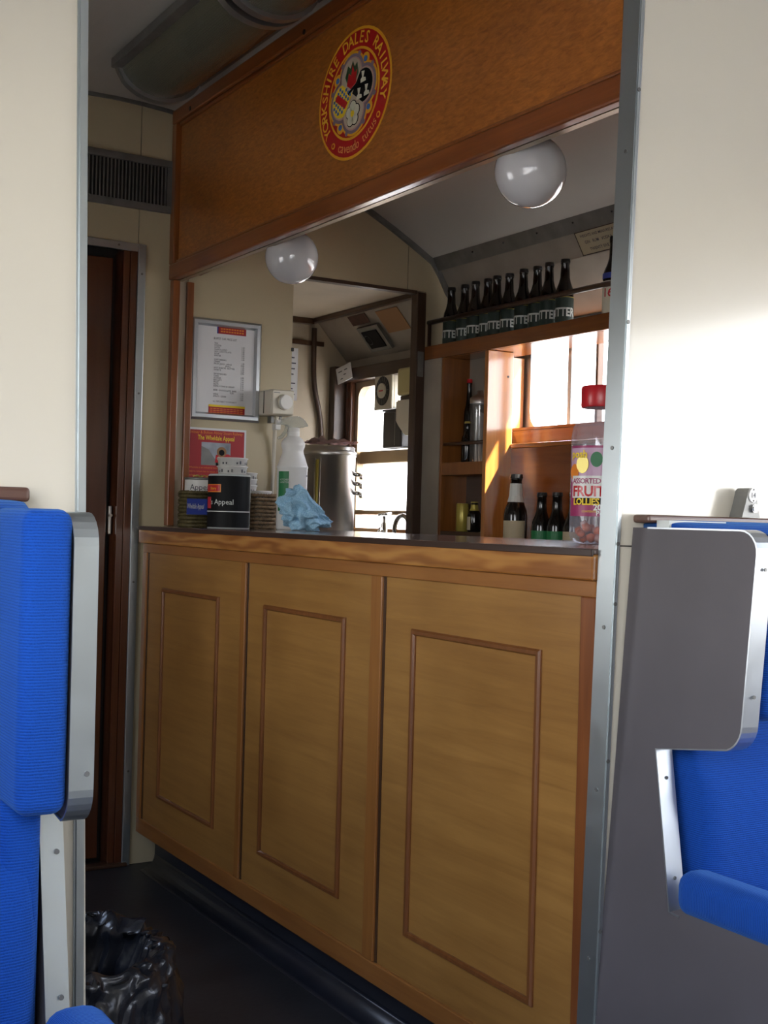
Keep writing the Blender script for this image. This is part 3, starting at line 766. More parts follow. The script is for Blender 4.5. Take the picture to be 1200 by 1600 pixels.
box('sill_top', 2.656, 2.718, 1.66, 3.549, 1.441, 1.450, 'pineY', da)
box('reveal_board', 2.60, 2.705, 3.551, 3.570, 1.389, 1.699, 'pineZ', da, bevel=.002)
bm = B(); disc(bm, (2.562, 3.4535, 1.615), .004, 1, -.001, 10); link('screw', bm, 'dark', su)
bc = thing('back_counter', (2.38, 2.8, 0), 'low wooden back counter behind the bar carrying dark bottles', 'counter')
box('worktop', 2.30, 2.583, 1.66, 3.452, .945, .975, 'darkwoodY', bc, bevel=.003)
box('cupboard_front', 2.33, 2.35, 1.66, 3.452, 0, .945, 'darkwood', bc)

# ---- bottles
def make_bottle(name, label, h, r, labelmat, cap, group, word=None, wide=.85, neckfoil=None, glass='bottle'):
    t = thing(name, (0, 0, 0), label, 'bottle', group)
    pr = [(0, .0), (r * .9, .0), (r, .006), (r, h * .56), (r * .93, h * .62), (r * .70, h * .69), (r * .55, h * .76), (r * .47, h * .93), (r * .52, h * .94), (r * .52, h * .965), (0, h * .965)]
    link('glass_body', lathe(B(), pr, n=20), glass, t, True)
    link('cap', lathe(B(), [(r * .53, h * .955), (r * .56, h * .96), (r * .52, h), (0, h * 1.003)], n=14), cap, t)
    if labelmat:
        link('label', curved_patch(B(), (0, 0), r + .0003, 0 - PI * wide, PI * wide, h * .06, h * .50, 24), labelmat, t)
    if neckfoil: link('neck_label', lathe(B(), [(r * .72, h * .70), (r * .59, h * .765), (r * .515, h * .90)], n=16), neckfoil, t)
    if word:
        text('lettering', word, (0, 0, h * .25), (1, 0, 0), (0, 0, 1), .038, 'silver', t, align='CENTER', width=.088, bold=.03, bend=(0, 0, r + .0015, 0))
        link('gold_line', curved_patch(B(), (0, 0), r + .0011, -2.6, 2.6, h * .492, h * .502, 20), 'goldfoil', t)
        text('small_lettering', 'YORKSHIRE DALES', (0, 0, h * .12), (1, 0, 0), (0, 0, 1), .009, 'silver', t, align='CENTER', bend=(0, 0, r + .0015, 0))
    return t
def place(t, x, y, z, rz, label=None):
    t.location = (x, y, z); t.rotation_euler = (0, 0, rz)
    if label: t['label'] = label
    return t
b0 = make_bottle('beer_bottle', '', .245, .028, 'bottle_label', 'cap', 'dark ale bottles in a row on the top shelf', 'BITTER')
ys = [3.775, 3.700, 3.625, 3.561, 3.499, 3.438, 3.350, 3.285, 3.215, 3.143]
ordw = ['first dark ale bottle on the top shelf counting from the kitchen post', 'second dark ale bottle on the top shelf from the kitchen post',
        'third dark ale bottle on the top shelf from the kitchen post', 'fourth dark ale bottle on the top shelf from the kitchen post',
        'fifth dark ale bottle on the top shelf from the kitchen post', 'sixth dark ale bottle on the top shelf, before the small gap in the row',
        'seventh dark ale bottle on the top shelf, just after the small gap', 'third from last ale bottle in the row, right half of the top shelf',
        'last but one ale bottle at the right of the row on the shelf', 'rightmost ale bottle of the row of ten on the top shelf']
rr = [.1, -.25, -.05, .15, -.2, .1, .0, .25, -.12, .05]
for i, y in enumerate(ys):
    t = b0 if i == 0 else copy_tree(b0)
    place(t, 2.542 + (.004 if i % 2 else -.003), y, 1.716, PI + .94 - .30 + rr[i] * .5, ordw[i])
t = make_bottle('beer_bottle', 'lone brown bottle with white label at the right end of the top shelf', .275, .036, 'cwhite', 'cap', None)
text('lettering', '16', (0, 0, .09), (1, 0, 0), (0, 0, 1), .036, 'lid_red', t, align='CENTER', bold=.02, bend=(0, 0, .0375, -.62))
link('blue_band', curved_patch(B(), (0, 0), .0365, -2.6, 2.6, .145, .162, 20), 'navy', t)
place(t, 2.545, 2.905, 1.716, PI + .94)
t = make_bottle('cider_bottle', 'tall dark bottle with pale neck foil standing beside the pine side board', .305, .039, 'beige', 'cap', None, wide=.35, neckfoil='silver')
place(t, 2.515, 3.33, .975, PI + .7)
b1 = make_bottle('ale_bottle', 'left one of the two dark bottles with green labels on the back counter', .245, .031, 'green', 'cap', 'pair of green-labelled bottles on the back counter', None)
text('lettering', 'ALE', (0, 0, .04), (1, 0, 0), (0, 0, 1), .016, 'silver', b1, align='CENTER', bend=(0, 0, .0325, 0))
place(b1, 2.525, 3.205, .975, PI + .9)
t = copy_tree(b1); place(t, 2.525, 3.127, .975, PI + .8, 'right one of the two dark bottles with green labels on the back counter')
t = make_bottle('ale_bottle', 'dark bottle with cream label half hidden behind the sweet jar', .245, .034, 'beige', 'cap', None)
place(t, 2.52, 3.035, .975, PI + .45)
# items in the shelf unit
t = make_bottle('slim_bottle', 'dark green bottle on the middle shelf of the pine unit', .145, .022, None, 'goldfoil', None); place(t, 2.535, 3.645, 1.3262, 0)
t = make_bottle('tall_bottle', 'tall bottle with white and red cap at the back of the middle shelf', .300, .018, None, 'lid_red', None, glass='bottle'); place(t, 2.569, 3.690, 1.3262, 0)
t = make_bottle('wine_bottle', 'small green bottle with gold neck foil on the lowest shelf', .105, .024, 'beige', 'goldfoil', None, neckfoil='goldfoil', wide=.3); place(t, 2.53, 3.585, 1.0852, 2.6)
t = thing('yellow_can', (2.535, 3.665, 1.0852), 'slim yellow-gold can on the lowest shelf of the pine unit', 'can')
link('can_body', lathe(B(), [(0, 0), (.020, 0), (.0225, .004), (.0225, .094), (.020, .099)], t.location, 20), 'goldfoil', t, True)
link('can_lid', lathe(B(), [(.020, .0995), (.019, .096), (0, .096)], t.location, 20), 'steel', t)
t = thing('straw_dispenser', (2.545, 3.590, 1.3262), 'clear glass straw jar with shiny metal rim on the middle shelf', 'jar')
link('glass_body', lathe(B(), [(0, 0), (.030, 0), (.032, .004), (.034, .205)], t.location, 24), 'tubeglass', t, True)
link('metal_lid', lathe(B(), [(.035, .205), (.0355, .222), (.030, .228), (.012, .238), (.010, .250), (0, .252)], t.location, 24), 'steel', t, True)
for i in range(9):
    a = i * 2.399; q_ = .018 * math.sqrt(i / 9)
    bm = B(); tube(bm, [(2.545 + q_ * math.cos(a), 3.590 + q_ * math.sin(a), 1.330), (2.545 + q_ * 1.2 * math.cos(a), 3.590 + q_ * 1.2 * math.sin(a), 1.50)], .003, 6); link('straw', bm, 'white', t)
# notice on the bodyside
nt = thing('price_notice', (2.545, 2.93, 2.0), 'cream printed notice on the sloping wall above the bottle shelf, cut off by the trim', 'notice')
U2 = Vector((-.065, 0, .107)).normalized(); O2 = Vector((2.566, 3.075, 1.965)); RT = Vector((0, -1, 0)); N2 = RT.cross(U2)
def slab(bm, o, r, u, w_, h, t, n):
    o = Vector(o); P = [o, o + r * w_, o + r * w_ + u * h, o + u * h]
    a = [bm.verts.new(p) for p in P]; b_ = [bm.verts.new(p + n * t) for p in P]
    bm.faces.new(a[::-1]); bm.faces.new(b_)
    for i in range(4): bm.faces.new((a[i], a[(i + 1) % 4], b_[(i + 1) % 4], b_[i]))
    return bm
NN = Vector((-.107, 0, -.065)).normalized()
link('card', slab(B(), O2 + NN * .002, RT, U2, .40, .078, .003, NN), 'beige', nt)
bm = B()
for (o_, w_, h) in ((O2, .40, .003), (O2 + U2 * .075, .40, .003)): slab(bm, o_ + NN * .0052, RT, U2, w_, h, .001, NN)
slab(bm, O2 + NN * .0052, RT, U2, .003, .078, .001, NN); link('border', bm, 'darkwood', nt)
for i, (s, q_, h) in enumerate((('WEIGHTS AND MEASURES ACT 1963', .058, .012), ('GIN   RUM   VODKA   WHISKY', .036, .014), ('TWENTY FIVE MILLILITRES', .012, .014))):
    p = text('lettering', s, O2 + RT * (.02 + .012 * i) + U2 * q_ + NN * .006, RT, U2, h, 'ink', nt, bold=.01)

# ================================================================== THINGS ON THE BULKHEAD
Yw = YF - .001
pf = thing('price_list_frame', (1.69, YF, 1.43), 'silver snap frame holding the printed buffet price list on the cream bulkhead', 'notice')
bm = B()
X0, X1, Z0, Z1 = 1.572, 1.823, 1.432, 1.764
def frame_side(bm, p, q, w_, t, inward):
    p = Vector(p); q = Vector(q); tt = (q - p).normalized(); s = Vector(inward)
    sec = [(0, 0), (0, .5 * t), (.3 * w_, t), (.75 * w_, t), (w_, .35 * t), (w_, 0)]
    rows = [[bm.verts.new(((o_ + s * u + tt * (u * sg)).x, Yw - .001 - d, (o_ + s * u + tt * (u * sg)).y)) for u, d in sec] for o_, sg in ((p, 1), (q, -1))]
    for i in range(6): bm.faces.new((rows[0][i], rows[0][(i + 1) % 6], rows[1][(i + 1) % 6], rows[1][i]))
    bm.faces.new(rows[0]); bm.faces.new(rows[1][::-1])
for (p, q, i_) in (((X0, Z0), (X1, Z0), (0, 1)), ((X1, Z0), (X1, Z1), (-1, 0)), ((X1, Z1), (X0, Z1), (0, -1)), ((X0, Z1), (X0, Z0), (1, 0))):
    bm = B(); frame_side(bm, p, q, .024, .014, i_); link('frame_side', bm, 'alu', pf)
box('price_sheet', X0 + .018, X1 - .018, Yw - .004, Yw - .002, Z0 + .018, Z1 - .018, 'paper', pf)
YT = Yw - .0042
def wt(s, x, z, h, mat, par, **k): return text('lettering', s, (x, k.pop('y', YT), z), (1, 0, 0), (0, 0, 1), h, mat, par, **k)
o = box('header_strip', 1.668, 1.768, YT - .001, YT, 1.718, 1.742, 'poster_red', pf); box('header_shadow', 1.664, 1.668, YT - .001, YT, 1.718, 1.740, 'navy', pf)
bm = B()
for zz_ in (1.734, 1.7255):
    for k in range(9): bx(bm, 1.676 + k * .0095, 1.683 + k * .0095, YT - .0016, YT - .0009, zz_ - .002, zz_ + .0025)
link('header_marks', bm, 'orange', pf)['kind'] = 'stuff'
wt('BUFFET CAR PRICE LIST', 1.694, 1.698, .010, 'ink', pf, align='CENTER', width=.082)
wt('TEA\nCOFFEE\nLATTE\nCAPPUCCINO\nHOT CHOCOLATE\nSOUP\nWATER\n\nSOFT DRINKS\nCRISPS\nFRUIT JUICE  LARGE\n                    SMALL\nHOT SNACKS  BUTTIES\nSWEETS\n\nSANDWICHES\nCAKE\nSCONES\nBISCUITS\nFRUIT\nNUTS\nFAMILY CAKE & CREAM\n\nBEER  CHOCOLATE  BARS\n                              ICES\nWINE\nSPIRITS  CIDER', 1.655, 1.683, .0072, 'ink', pf, line=.93)
wt('1.50\n1.50\n1.80\n1.80\n1.60\n1.50\n1.00\n\n1.20\n0.80\n1.50\n1.00\n2.50\n0.90\n\n2.80\n1.60\n1.60\n0.60\n0.50\n0.70\n2.20\n\n3.20\n1.00\n3.50\n2.80', 1.752, 1.676, .0072, 'ink', pf, line=.93)
wt('ALL ITEMS SUBJECT TO AVAILABILITY', 1.655, 1.492, .007, 'ink', pf, width=.085)
box('footer_strip', 1.640, 1.770, YT - .001, YT, 1.454, 1.481, 'poster_red', pf); box('footer_band', 1.640, 1.770, YT - .0016, YT - .001, 1.476, 1.483, 'yellow', pf)
bm = B()
for zz_ in (1.470, 1.464, 1.458):
    for k in range(10): bx(bm, 1.645 + k * .012, 1.6545 + k * .012, YT - .0016, YT - .0009, zz_ - .001, zz_ + .0012)
link('footer_marks', bm, 'orange', pf)['kind'] = 'stuff'

po = thing('appeal_poster', (1.67, YF, 1.09), 'red appeal poster with a photo of a red locomotive, taped under the price list', 'poster')
box('sheet', 1.563, 1.780, Yw - .0015, Yw, 1.090, 1.405, 'paper', po)
box('red_print', 1.570, 1.773, Yw - .0021, Yw - .0015, 1.097, 1.398, 'poster_red', po)
yy = Yw - .0023
wt('Embsay & Bolton Abbey Steam Railway', 1.6715, 1.386, .014, 'orange', po, align='CENTER', width=.19, y=yy)
wt('The Wheldale Appeal', 1.6715, 1.366, .022, 'yellow', po, align='CENTER', width=.130, y=yy, bold=.01)
ph = box('photo_print', 1.620, 1.724, Yw - .0027, Yw - .0021, 1.283, 1.358, 'photo', po)
bm = B(); prism(bm, [(1.62, 1.283), (1.62, 1.345), (1.645, 1.335), (1.672, 1.300), (1.672, 1.283)], 1, Yw - .0031, Yw - .0027); link('photo_bank', bm, 'grey_metal', ph)
bm = B(); prism(bm, [(1.668, 1.293), (1.724, 1.293), (1.724, 1.318), (1.715, 1.322), (1.672, 1.318)], 1, Yw - .0033, Yw - .0028); link('photo_buffer_beam', bm, 'lid_red', ph)
bm = B(); disc(bm, (1.692, Yw - .0028, 1.328), .017, 1, -.0008, 18); link('photo_boiler', bm, 'brown_patch', ph)
bm = B(); disc(bm, (1.692, Yw - .0036, 1.326), .010, 1, -.0004, 14); link('photo_smokebox', bm, 'cblack', ph)
for x in (1.682, 1.708):
    bm = B(); disc(bm, (x, Yw - .0033, 1.306), .0065, 1, -.0006, 14); link('photo_buffer', bm, 'cwhite', ph)
    bm = B(); disc(bm, (x, Yw - .0039, 1.306), .003, 1, -.0004, 10); link('photo_buffer_rim', bm, 'lid_red', ph)
box('photo_track', 1.672, 1.724, Yw - .0030, Yw - .0027, 1.283, 1.293, 'cblack', ph)
wt('Wheldale is an industrial locomotive which needs your\nhelp to return her to steam. Please give generously\nto help us restore her for service on the line', 1.578, 1.272, .0085, 'orange', po, y=yy, width=.185, line=1.5)

tb = thing('thermostat_box', (1.86, YF, 1.49), 'white plastic control box with a round dial on the bulkhead', 'control box')
box('housing', 1.818, 1.904, 3.752, Yw, 1.456, 1.540, 'offwhite', tb, bevel=.006)
box('cover_plate', 1.822, 1.900, 3.744, 3.7515, 1.458, 1.538, 'offwhite', tb, bevel=.003)
bm = B(); disc(bm, (1.866, 3.744, 1.498), .0265, 1, -.005, 28); link('dial_ring', bm, 'offwhite', tb)
bm = B(); disc(bm, (1.866, 3.739, 1.498), .024, 1, -.010, 28); bmesh.ops.bevel(bm, geom=list(bm.edges), offset=.002, segments=2, affect='EDGES'); link('dial', bm, 'white', tb)
box('printed_mark', 1.826, 1.848, 3.7432, 3.7439, 1.527, 1.530, 'grey_metal', tb)
box('joint_line', 1.8165, 1.818, 3.80, 3.803, 1.462, 1.536, 'dark', tb)
cb = thing('white_cable', (1.865, 3.82, 1.1), 'white flex running down the bulkhead from the control box to the counter', 'cable')
bm = B(); tube(bm, [(1.868, 3.80, 1.455), (1.868, 3.815, 1.43), (1.876, 3.835, 1.37), (1.880, 3.843, 1.28), (1.876, 3.843, 1.18), (1.872, 3.842, 1.082)], .0065, 8); link('flex', bm, 'offwhite', cb, True)
bm = B(); bx(bm, 1.845, 1.858, 3.80, 3.83, 1.432, 1.4555, .002); bx(bm, 1.876, 1.886, 3.80, 3.83, 1.436, 1.4555, .002); link('cable_gland', bm, 'grey_metal', cb)
box('junction_block', 1.860, 1.880, 3.795, 3.825, 1.41, 1.43, 'white', cb, bevel=.003)
ls = thing('paper_strip', (1.957, 3.88, 1.62), 'narrow printed paper strip hanging at the edge of the cream bulkhead', 'notice')
box('sheet', 1.945, 1.978, 3.8755, 3.877, 1.52, 1.70, 'paper', ls)
bm = B()
for k, wv_ in enumerate((.014, .020, .017, .012, .019, .010, .018)):
    zz_ = 1.665 - k * .019 - (.012 if k > 3 else 0); bx(bm, 1.950, 1.950 + wv_, 3.8748, 3.8753, zz_, zz_ + .004)
link('printed_lines', bm, 'ink', ls)['kind'] = 'stuff'
bm = B(); bx(bm, 1.940, 1.949, 3.85, 3.875, 1.685, 1.697, .001); link('bulldog_clip', bm, 'black', ls)

# ================================================================== THINGS ON THE COUNTER
def basket(name, cx, cy, s, h, label, mat='straw'):
    t = thing(name, (cx, cy, CT), label, 'basket', 'woven seagrass boxes on the counter')
    rows = int(h / .011)
    for i in range(rows):
        bm = B(); P = []; n = 60
        for k in range(n):
            a = 2 * PI * k / n; c, s_ = math.cos(a), math.sin(a)
            m = (abs(c) ** 6 + abs(s_) ** 6) ** (-1 / 6)
            rad = (s / 2 - .005) * m + (.0028 if (k + i) % 2 else -.0022)
            P.append((cx + rad * c, cy + rad * s_, CT + .007 + i * (h - .010) / (rows - 1) + (.0014 if k % 2 else -.0014)))
        tube(bm, P, .0056, 6, True); o_ = link('weave_row', bm, mat, t, True)
    box('basket_base', cx - s / 2 + .006, cx + s / 2 - .006, cy - s / 2 + .006, cy + s / 2 - .006, CT, CT + .006, mat, t)
    return t
MAT['seagrass_dark'] = plain('dark_seagrass', (.11, .085, .03), .6, var=.5, vscale=90)
t = basket('seagrass_basket', 1.508, 3.625, .084, .110, 'dark seagrass box with a blue appeal label, left of the black tin', 'seagrass_dark')
lb_ = box('blue_label', 1.463, 1.553, 3.5765, 3.578, CT + .040, CT + .088, 'navy', t)
text('lettering', 'Wheldale Appeal', (1.492, 3.5763, CT + .058), (1, 0, 0), (0, 0, 1), .022, 'white', t, align='CENTER', width=.054, shear=.3)
t = basket('seagrass_basket', 1.729, 3.620, .086, .108, 'woven pale brown seagrass box on the counter, right of the black tin')

bt = thing('collection_tin', (1.567, 3.50, CT), 'black cylindrical collection tin with orange badge and a white line', 'tin')
r_ = .0635
link('tin_body', lathe(B(), [(0, 0), (r_, 0), (r_, .160), (r_ - .004, .163), (0, .163)], bt.location, 40), 'silver', bt, True)
link('black_wrap', curved_patch(B(), (1.567, 3.50), r_ + .0004, PI * .80, PI * 1.78, CT + .004, CT + .157, 36), 'cblack', bt)
link('white_line', curved_patch(B(), (1.567, 3.50), r_ + .0014, PI * .82, PI * 1.76, CT + .050, CT + .0525, 30), 'white', bt)
link('badge', curved_patch(B(), (1.567, 3.50), r_ + .0014, PI * .94, PI * 1.24, CT + .108, CT + .132, 14), 'orange', bt)
link('badge_inner', curved_patch(B(), (1.567, 3.50), r_ + .0022, PI * .94, PI * 1.225, CT + .111, CT + .129, 14), 'lid_red', bt)
link('red_mark', curved_patch(B(), (1.567, 3.50), r_ + .0014, PI * .95, PI * 1.06, CT + .060, CT + .094, 6), 'lid_red', bt)
FR = (1.567, 3.50, r_ + .0028)
text('lettering', 'Story', (0, 0, CT + .116), (1, 0, 0), (0, 0, 1), .011, 'yellow', bt, align='CENTER', bend=(*FR, PI * 1.11))
text('lettering', "'s Appeal", (0, 0, CT + .072), (1, 0, 0), (0, 0, 1), .022, 'silver', bt, align='CENTER', bend=(*FR, PI * 1.24), bold=.005)
# white appeal tin behind
wt_ = thing('white_tin', (1.588, 3.768, CT), 'white collection tin lettered Appeal behind the left basket', 'tin')
link('tin_body', lathe(B(), [(0, 0), (.052, 0), (.052, .154), (.050, .158), (0, .157)], wt_.location, 36), 'white', wt_, True)
link('rim', lathe(B(), [(.052, .150), (.0535, .152), (.0535, .156), (.052, .158)], wt_.location, 36), 'grey_metal', wt_, True)
text('lettering', 'Appeal', (0, 0, CT + .118), (1, 0, 0), (0, 0, 1), .026, 'ink', wt_, align='CENTER', bend=(1.588, 3.768, .053, PI * 1.36))
link('dark_mark', curved_patch(B(), (1.588, 3.768), .0525, PI * 1.22, PI * 1.34, CT + .06, CT + .085, 5), 'navy', wt_)
# paper cup stacks: every cup is a thing
def cup_stack(cx, cy, r, n, z0, dz, h, words, group):
    first = None
    for i in range(n):
        if first is None:
            c = thing('paper_cup', (0, 0, 0), '', 'cup', group); first = c
            link('cup_body', lathe(B(), [(0, .002), (r * .72, 0), (r * .74, .003), (r * .97, h), (r * 1.03, h + .001), (r * 1.04, h + .004), (r * .98, h + .005), (r * .93, h), (r * .70, .006), (0, .006)], n=28), 'white', c, True)
            bm = B()
            for k in range(26):
                if k % 7 in (0, 3, 4): continue
                a = PI + k * 2 * PI / 26; hh = .006 if k % 3 else .010
                rr_ = r * .955
                curved_patch(bm, (0, 0), rr_, a, a + .06, h - .016, h - .016 + hh, 1, .0035)
            link('printed_marks', bm, 'ink', c)
        else: c = copy_tree(first)
        c.location = (cx, cy, z0 + i * dz); c.rotation_euler = (0, 0, i * 1.3); c['label'] = words[i]
names1 = ['lowest cup of the tall white stack behind the black tin', 'second cup up in the tall white stack behind the black tin', 'third cup up in the tall white stack behind the black tin',
          'fourth cup up in the tall stack, just below its top two', 'last but one cup at the top of the tall stack', 'topmost white cup of the tall stack in front of the poster']
cup_stack(1.640, 3.645, .0475, 6, CT + .0, .0255, .088, names1, 'tall stack of white printed cups on the counter')
names2 = ['lowest cup of the shorter white stack beside the cable', 'second cup up in the shorter white stack beside the cable', 'third cup up in the shorter stack beside the cable',
          'last but one cup in the shorter stack beside the cable', 'topmost cup of the shorter white stack by the blue paper']
cup_stack(1.745, 3.772, .038, 5, CT + .0, .020, .096, names2, 'shorter stack of white printed cups on the counter')
t = thing('white_pot', (1.729, 3.620, CT + .006), 'white printed pot standing inside the right seagrass box', 'pot')
link('pot_body', lathe(B(), [(0, 0), (.026, 0), (.033, .108), (.0345, .110), (.0345, .114), (.031, .112), (.024, .01), (0, .01)], t.location, 26), 'white', t, True)
bm = B()
for k in range(14): curved_patch(bm, (1.729, 3.620), .0335, PI + k * .3, PI + k * .3 + .14, CT + .098, CT + .110, 1, .001)
link('printed_marks', bm, 'navy', t)
t = thing('blue_leaflet', (1.80, 3.80, CT + .1), 'folded dark blue leaflet sticking out behind the shorter cup stack', 'leaflet')
bm = B(); prism(bm, [(1.765, CT), (1.79, CT), (1.822, CT + .112), (1.815, CT + .125), (1.785, CT + .165), (1.765, CT + .16)], 1, 3.832, 3.834); link('sheet', bm, 'navy', t)
t = thing('yellow_fringe_tag', (1.60, 3.70, CT + .16), 'small yellow-green shredded tag lying on top of the white tin', 'tag')
bm = B()
for i in range(7):
    a = i * .9; tube(bm, [(1.585, 3.768, CT + .159), (1.585 + .012 * math.cos(a), 3.768 + .012 * math.sin(a), CT + .166), (1.585 + .024 * math.cos(a), 3.768 + .024 * math.sin(a), CT + .162)], .0018, 5)
link('fringe', bm, 'goldfoil', t)

# spray bottle
sb = thing('spray_bottle', (1.752, 3.45, CT), 'white trigger spray bottle with a green label on the counter', 'bottle')
link('bottle_body', lathe(B(), [(0, 0), (.042, 0), (.046, .006), (.046, .188), (.0475, .19), (.0475, .194), (.045, .198), (.040, .215), (.033, .235), (.032, .245), (.036, .256), (.036, .266), (.030, .277), (.021, .284), (.0175, .288), (0, .288)], sb.location, 36), 'white', sb, True)
link('collar', lathe(B(), [(.0175, .286), (.019, .288), (.0185, .312), (.012, .313), (0, .313)], sb.location, 24), 'white', sb, True)
link('green_label', curved_patch(B(), (1.752, 3.45), .0464, PI * 1.02, PI * 1.28, CT + .058, CT + .178, 8), 'green', sb)
text('lettering', 'KITCHEN\nSANITISER', (0, 0, CT + .15), (1, 0, 0), (0, 0, 1), .008, 'silver', sb, align='LEFT', bend=(1.752, 3.45, .048, PI * 1.08))
link('strength_mark', curved_patch(B(), (1.752, 3.45), .0464, PI * 1.72, PI * 1.78, CT + .164, CT + .168, 3), 'ink', sb)
bm = B(); zc = CT + .313
prism(bm, [(1.700, zc + .012), (1.712, zc + .024), (1.740, zc + .034), (1.765, zc + .036), (1.785, zc + .026), (1.800, zc + .006), (1.778, zc + .004), (1.768, zc), (1.736, zc), (1.732, zc + .008), (1.712, zc + .006)], 1, 3.438, 3.462)
bmesh.ops.bevel(bm, geom=list(bm.edges), offset=.003, segments=2, affect='EDGES'); link('trigger_head', bm, 'spraycap', sb)
bm = B(); tube(bm, [(1.730, 3.45, zc + .006), (1.726, 3.45, zc - .012), (1.712, 3.45, zc - .030), (1.700, 3.45, zc - .036)], [.007, .006, .006, .004], 8); link('trigger', bm, 'spraycap', sb, True)
bm = B(); disc(bm, (1.694, 3.45, zc + .014), .008, 0, .012, 12); link('nozzle', bm, 'white', sb)

# crumpled blue cloth
cl = None
bm = B(); bmesh.ops.create_icosphere(bm, subdivisions=6, radius=1.0)
for v in bm.verts:
    d = v.co.normalized(); p = d * 1.7
    f = 1.0
    rn = 0
    for k, (sc, am) in enumerate(((.9, .26), (1.7, .17), (3.4, .035))):
        q_ = noise.noise(p * sc + Vector((k * 7.3, 2.1, 5.5))); rn += am * (1 - 2.4 * abs(q_)) * 1.0
    f += rn - .20
    zz = d.z
    x = d.x * f; y = d.y * f; z = d.z * f
    lean = (x * .9)
    hgt = 1.0 if x < -.1 else max(.45, 1.0 - .55 * (x + .1))
    X_ = x * .071; Y_ = y * .05; Z_ = (z * .5 + .5) * .125 * hgt
    X_ += .0 - .02 * (Z_ / .125)
    Z_ = max(Z_, .0015 + .001 * noise.noise(p * 5))
    v.co = Vector((1.692 + X_, 3.235 + Y_, CT + Z_))
o = link('cleaning_cloth', bm, 'cloth_blue', None, True); tag(o, 'crumpled light blue checked cloth on the counter before the spray bottle', 'cloth')

# sweet jar
jx_, jy_ = 1.770, 2.050
jr = .063
sj = thing('sweet_jar', (jx_, jy_, CT), 'clear plastic jar of fruit lollies with red lid at the right end of the counter', 'jar')
link('jar_body', lathe(B(), [(0, .002), (.045, 0), (.058, .006), (jr, .018), (jr, .225), (.060, .245), (.050, .262), (.042, .272), (.0405, .29), (.0405, .312)], sj.location, 40), 'jar', sj, True)
link('lid', lathe(B(), [(.0435, .288), (.0450, .292), (.0450, .328), (.043, .333), (0, .335)], sj.location, 40), 'lid_red', sj, True)
link('label_sheet', curved_patch(B(), (jx_, jy_), jr + .0005, PI * .88, PI * 1.66, CT + .058, CT + .205, 30), 'magenta', sj)
link('label_sky', curved_patch(B(), (jx_, jy_), jr + .0015, PI * .90, PI * 1.64, CT + .130, CT + .200, 30), 'lilac', sj)
J = (jx_, jy_, jr + .0045)
for (a, z, rr_, m) in ((.97, .150, .017, 'orange'), (1.08, .166, .019, 'goldfoil'), (1.23, .176, .016, 'green'), (1.38, .165, .016, 'orange')):
    bm = B(); A = PI * a; c = Vector((jx_ + (jr + .001) * math.cos(A), jy_ + (jr + .001) * math.sin(A), CT + z)); nn = Vector((math.cos(A), math.sin(A), 0)); tt = Vector((-math.sin(A), math.cos(A), 0))
    vs = [bm.verts.new(c + nn * .0022 + tt * rr_ * .8 * math.cos(2 * PI * k / 18) + Vector((0, 0, rr_ * math.sin(2 * PI * k / 18)))) for k in range(18)]; bm.faces.new(vs)
    vs2 = [bm.verts.new(v.co - nn * .0012) for v in vs]
    for k in range(18): bm.faces.new((vs[k], vs[(k + 1) % 18], vs2[(k + 1) % 18], vs2[k]))
    link('printed_lolly', bm, m, sj)
link('white_cloud', curved_patch(B(), (jx_, jy_), jr + .0035, PI * .95, PI * 1.30, CT + .096, CT + .142, 12), 'white', sj)
link('black_band', curved_patch(B(), (jx_, jy_), jr + .0032, PI * 1.0, PI * 1.5, CT + .083, CT + .1005, 12), 'cblack', sj)
def jt(s, a, z, h, m, b_=.02, sp=1.0, al='LEFT'): return text('lettering', s, (0, 0, CT + z), (1, 0, 0), (0, 0, 1), h, m, sj, align=al, bold=b_, bend=(*J, PI * a), spacing=sp)
jt('ASSORTED', .96, .126, .0155, 'magenta', .02, .86); jt('FRUIT', .97, .100, .030, 'lid_red', .03, .95); jt('LOLLIES', .98, .082, .019, 'yellow', .03, .92)
jt('200', 1.21, .071, .017, 'white', .03); jt('Pcs', 1.24, .060, .014, 'white', .02); jt('CONTENTS', 1.09, .066, .006, 'yellow', 0); jt('posh', .94, .180, .022, 'yellow', .03)
for i in range(26):
    a = random.random() * 6.28; q_ = .044 * math.sqrt(random.random()); zz = .010 + .034 * random.random()
    bm = B(); bmesh.ops.create_icosphere(bm, subdivisions=1, radius=.011, matrix=Matrix.Translation((jx_ + q_ * math.cos(a), jy_ + q_ * math.sin(a), CT + zz)))
    link('lolly', bm, random.choice(['lolly', 'lolly', 'lolly', 'cpink']), sj, True)
for i in range(14):
    a = random.random() * 6.28; q_ = .03
    c = Vector((jx_ + q_ * math.cos(a), jy_ + q_ * math.sin(a), CT + .03)); e = c + Vector((random.uniform(-.022, .022), random.uniform(-.022, .022), random.uniform(.04, .075)))
    bm = B(); tube(bm, [c, e], .0018, 5); link('lolly_stick', bm, 'white', sj)

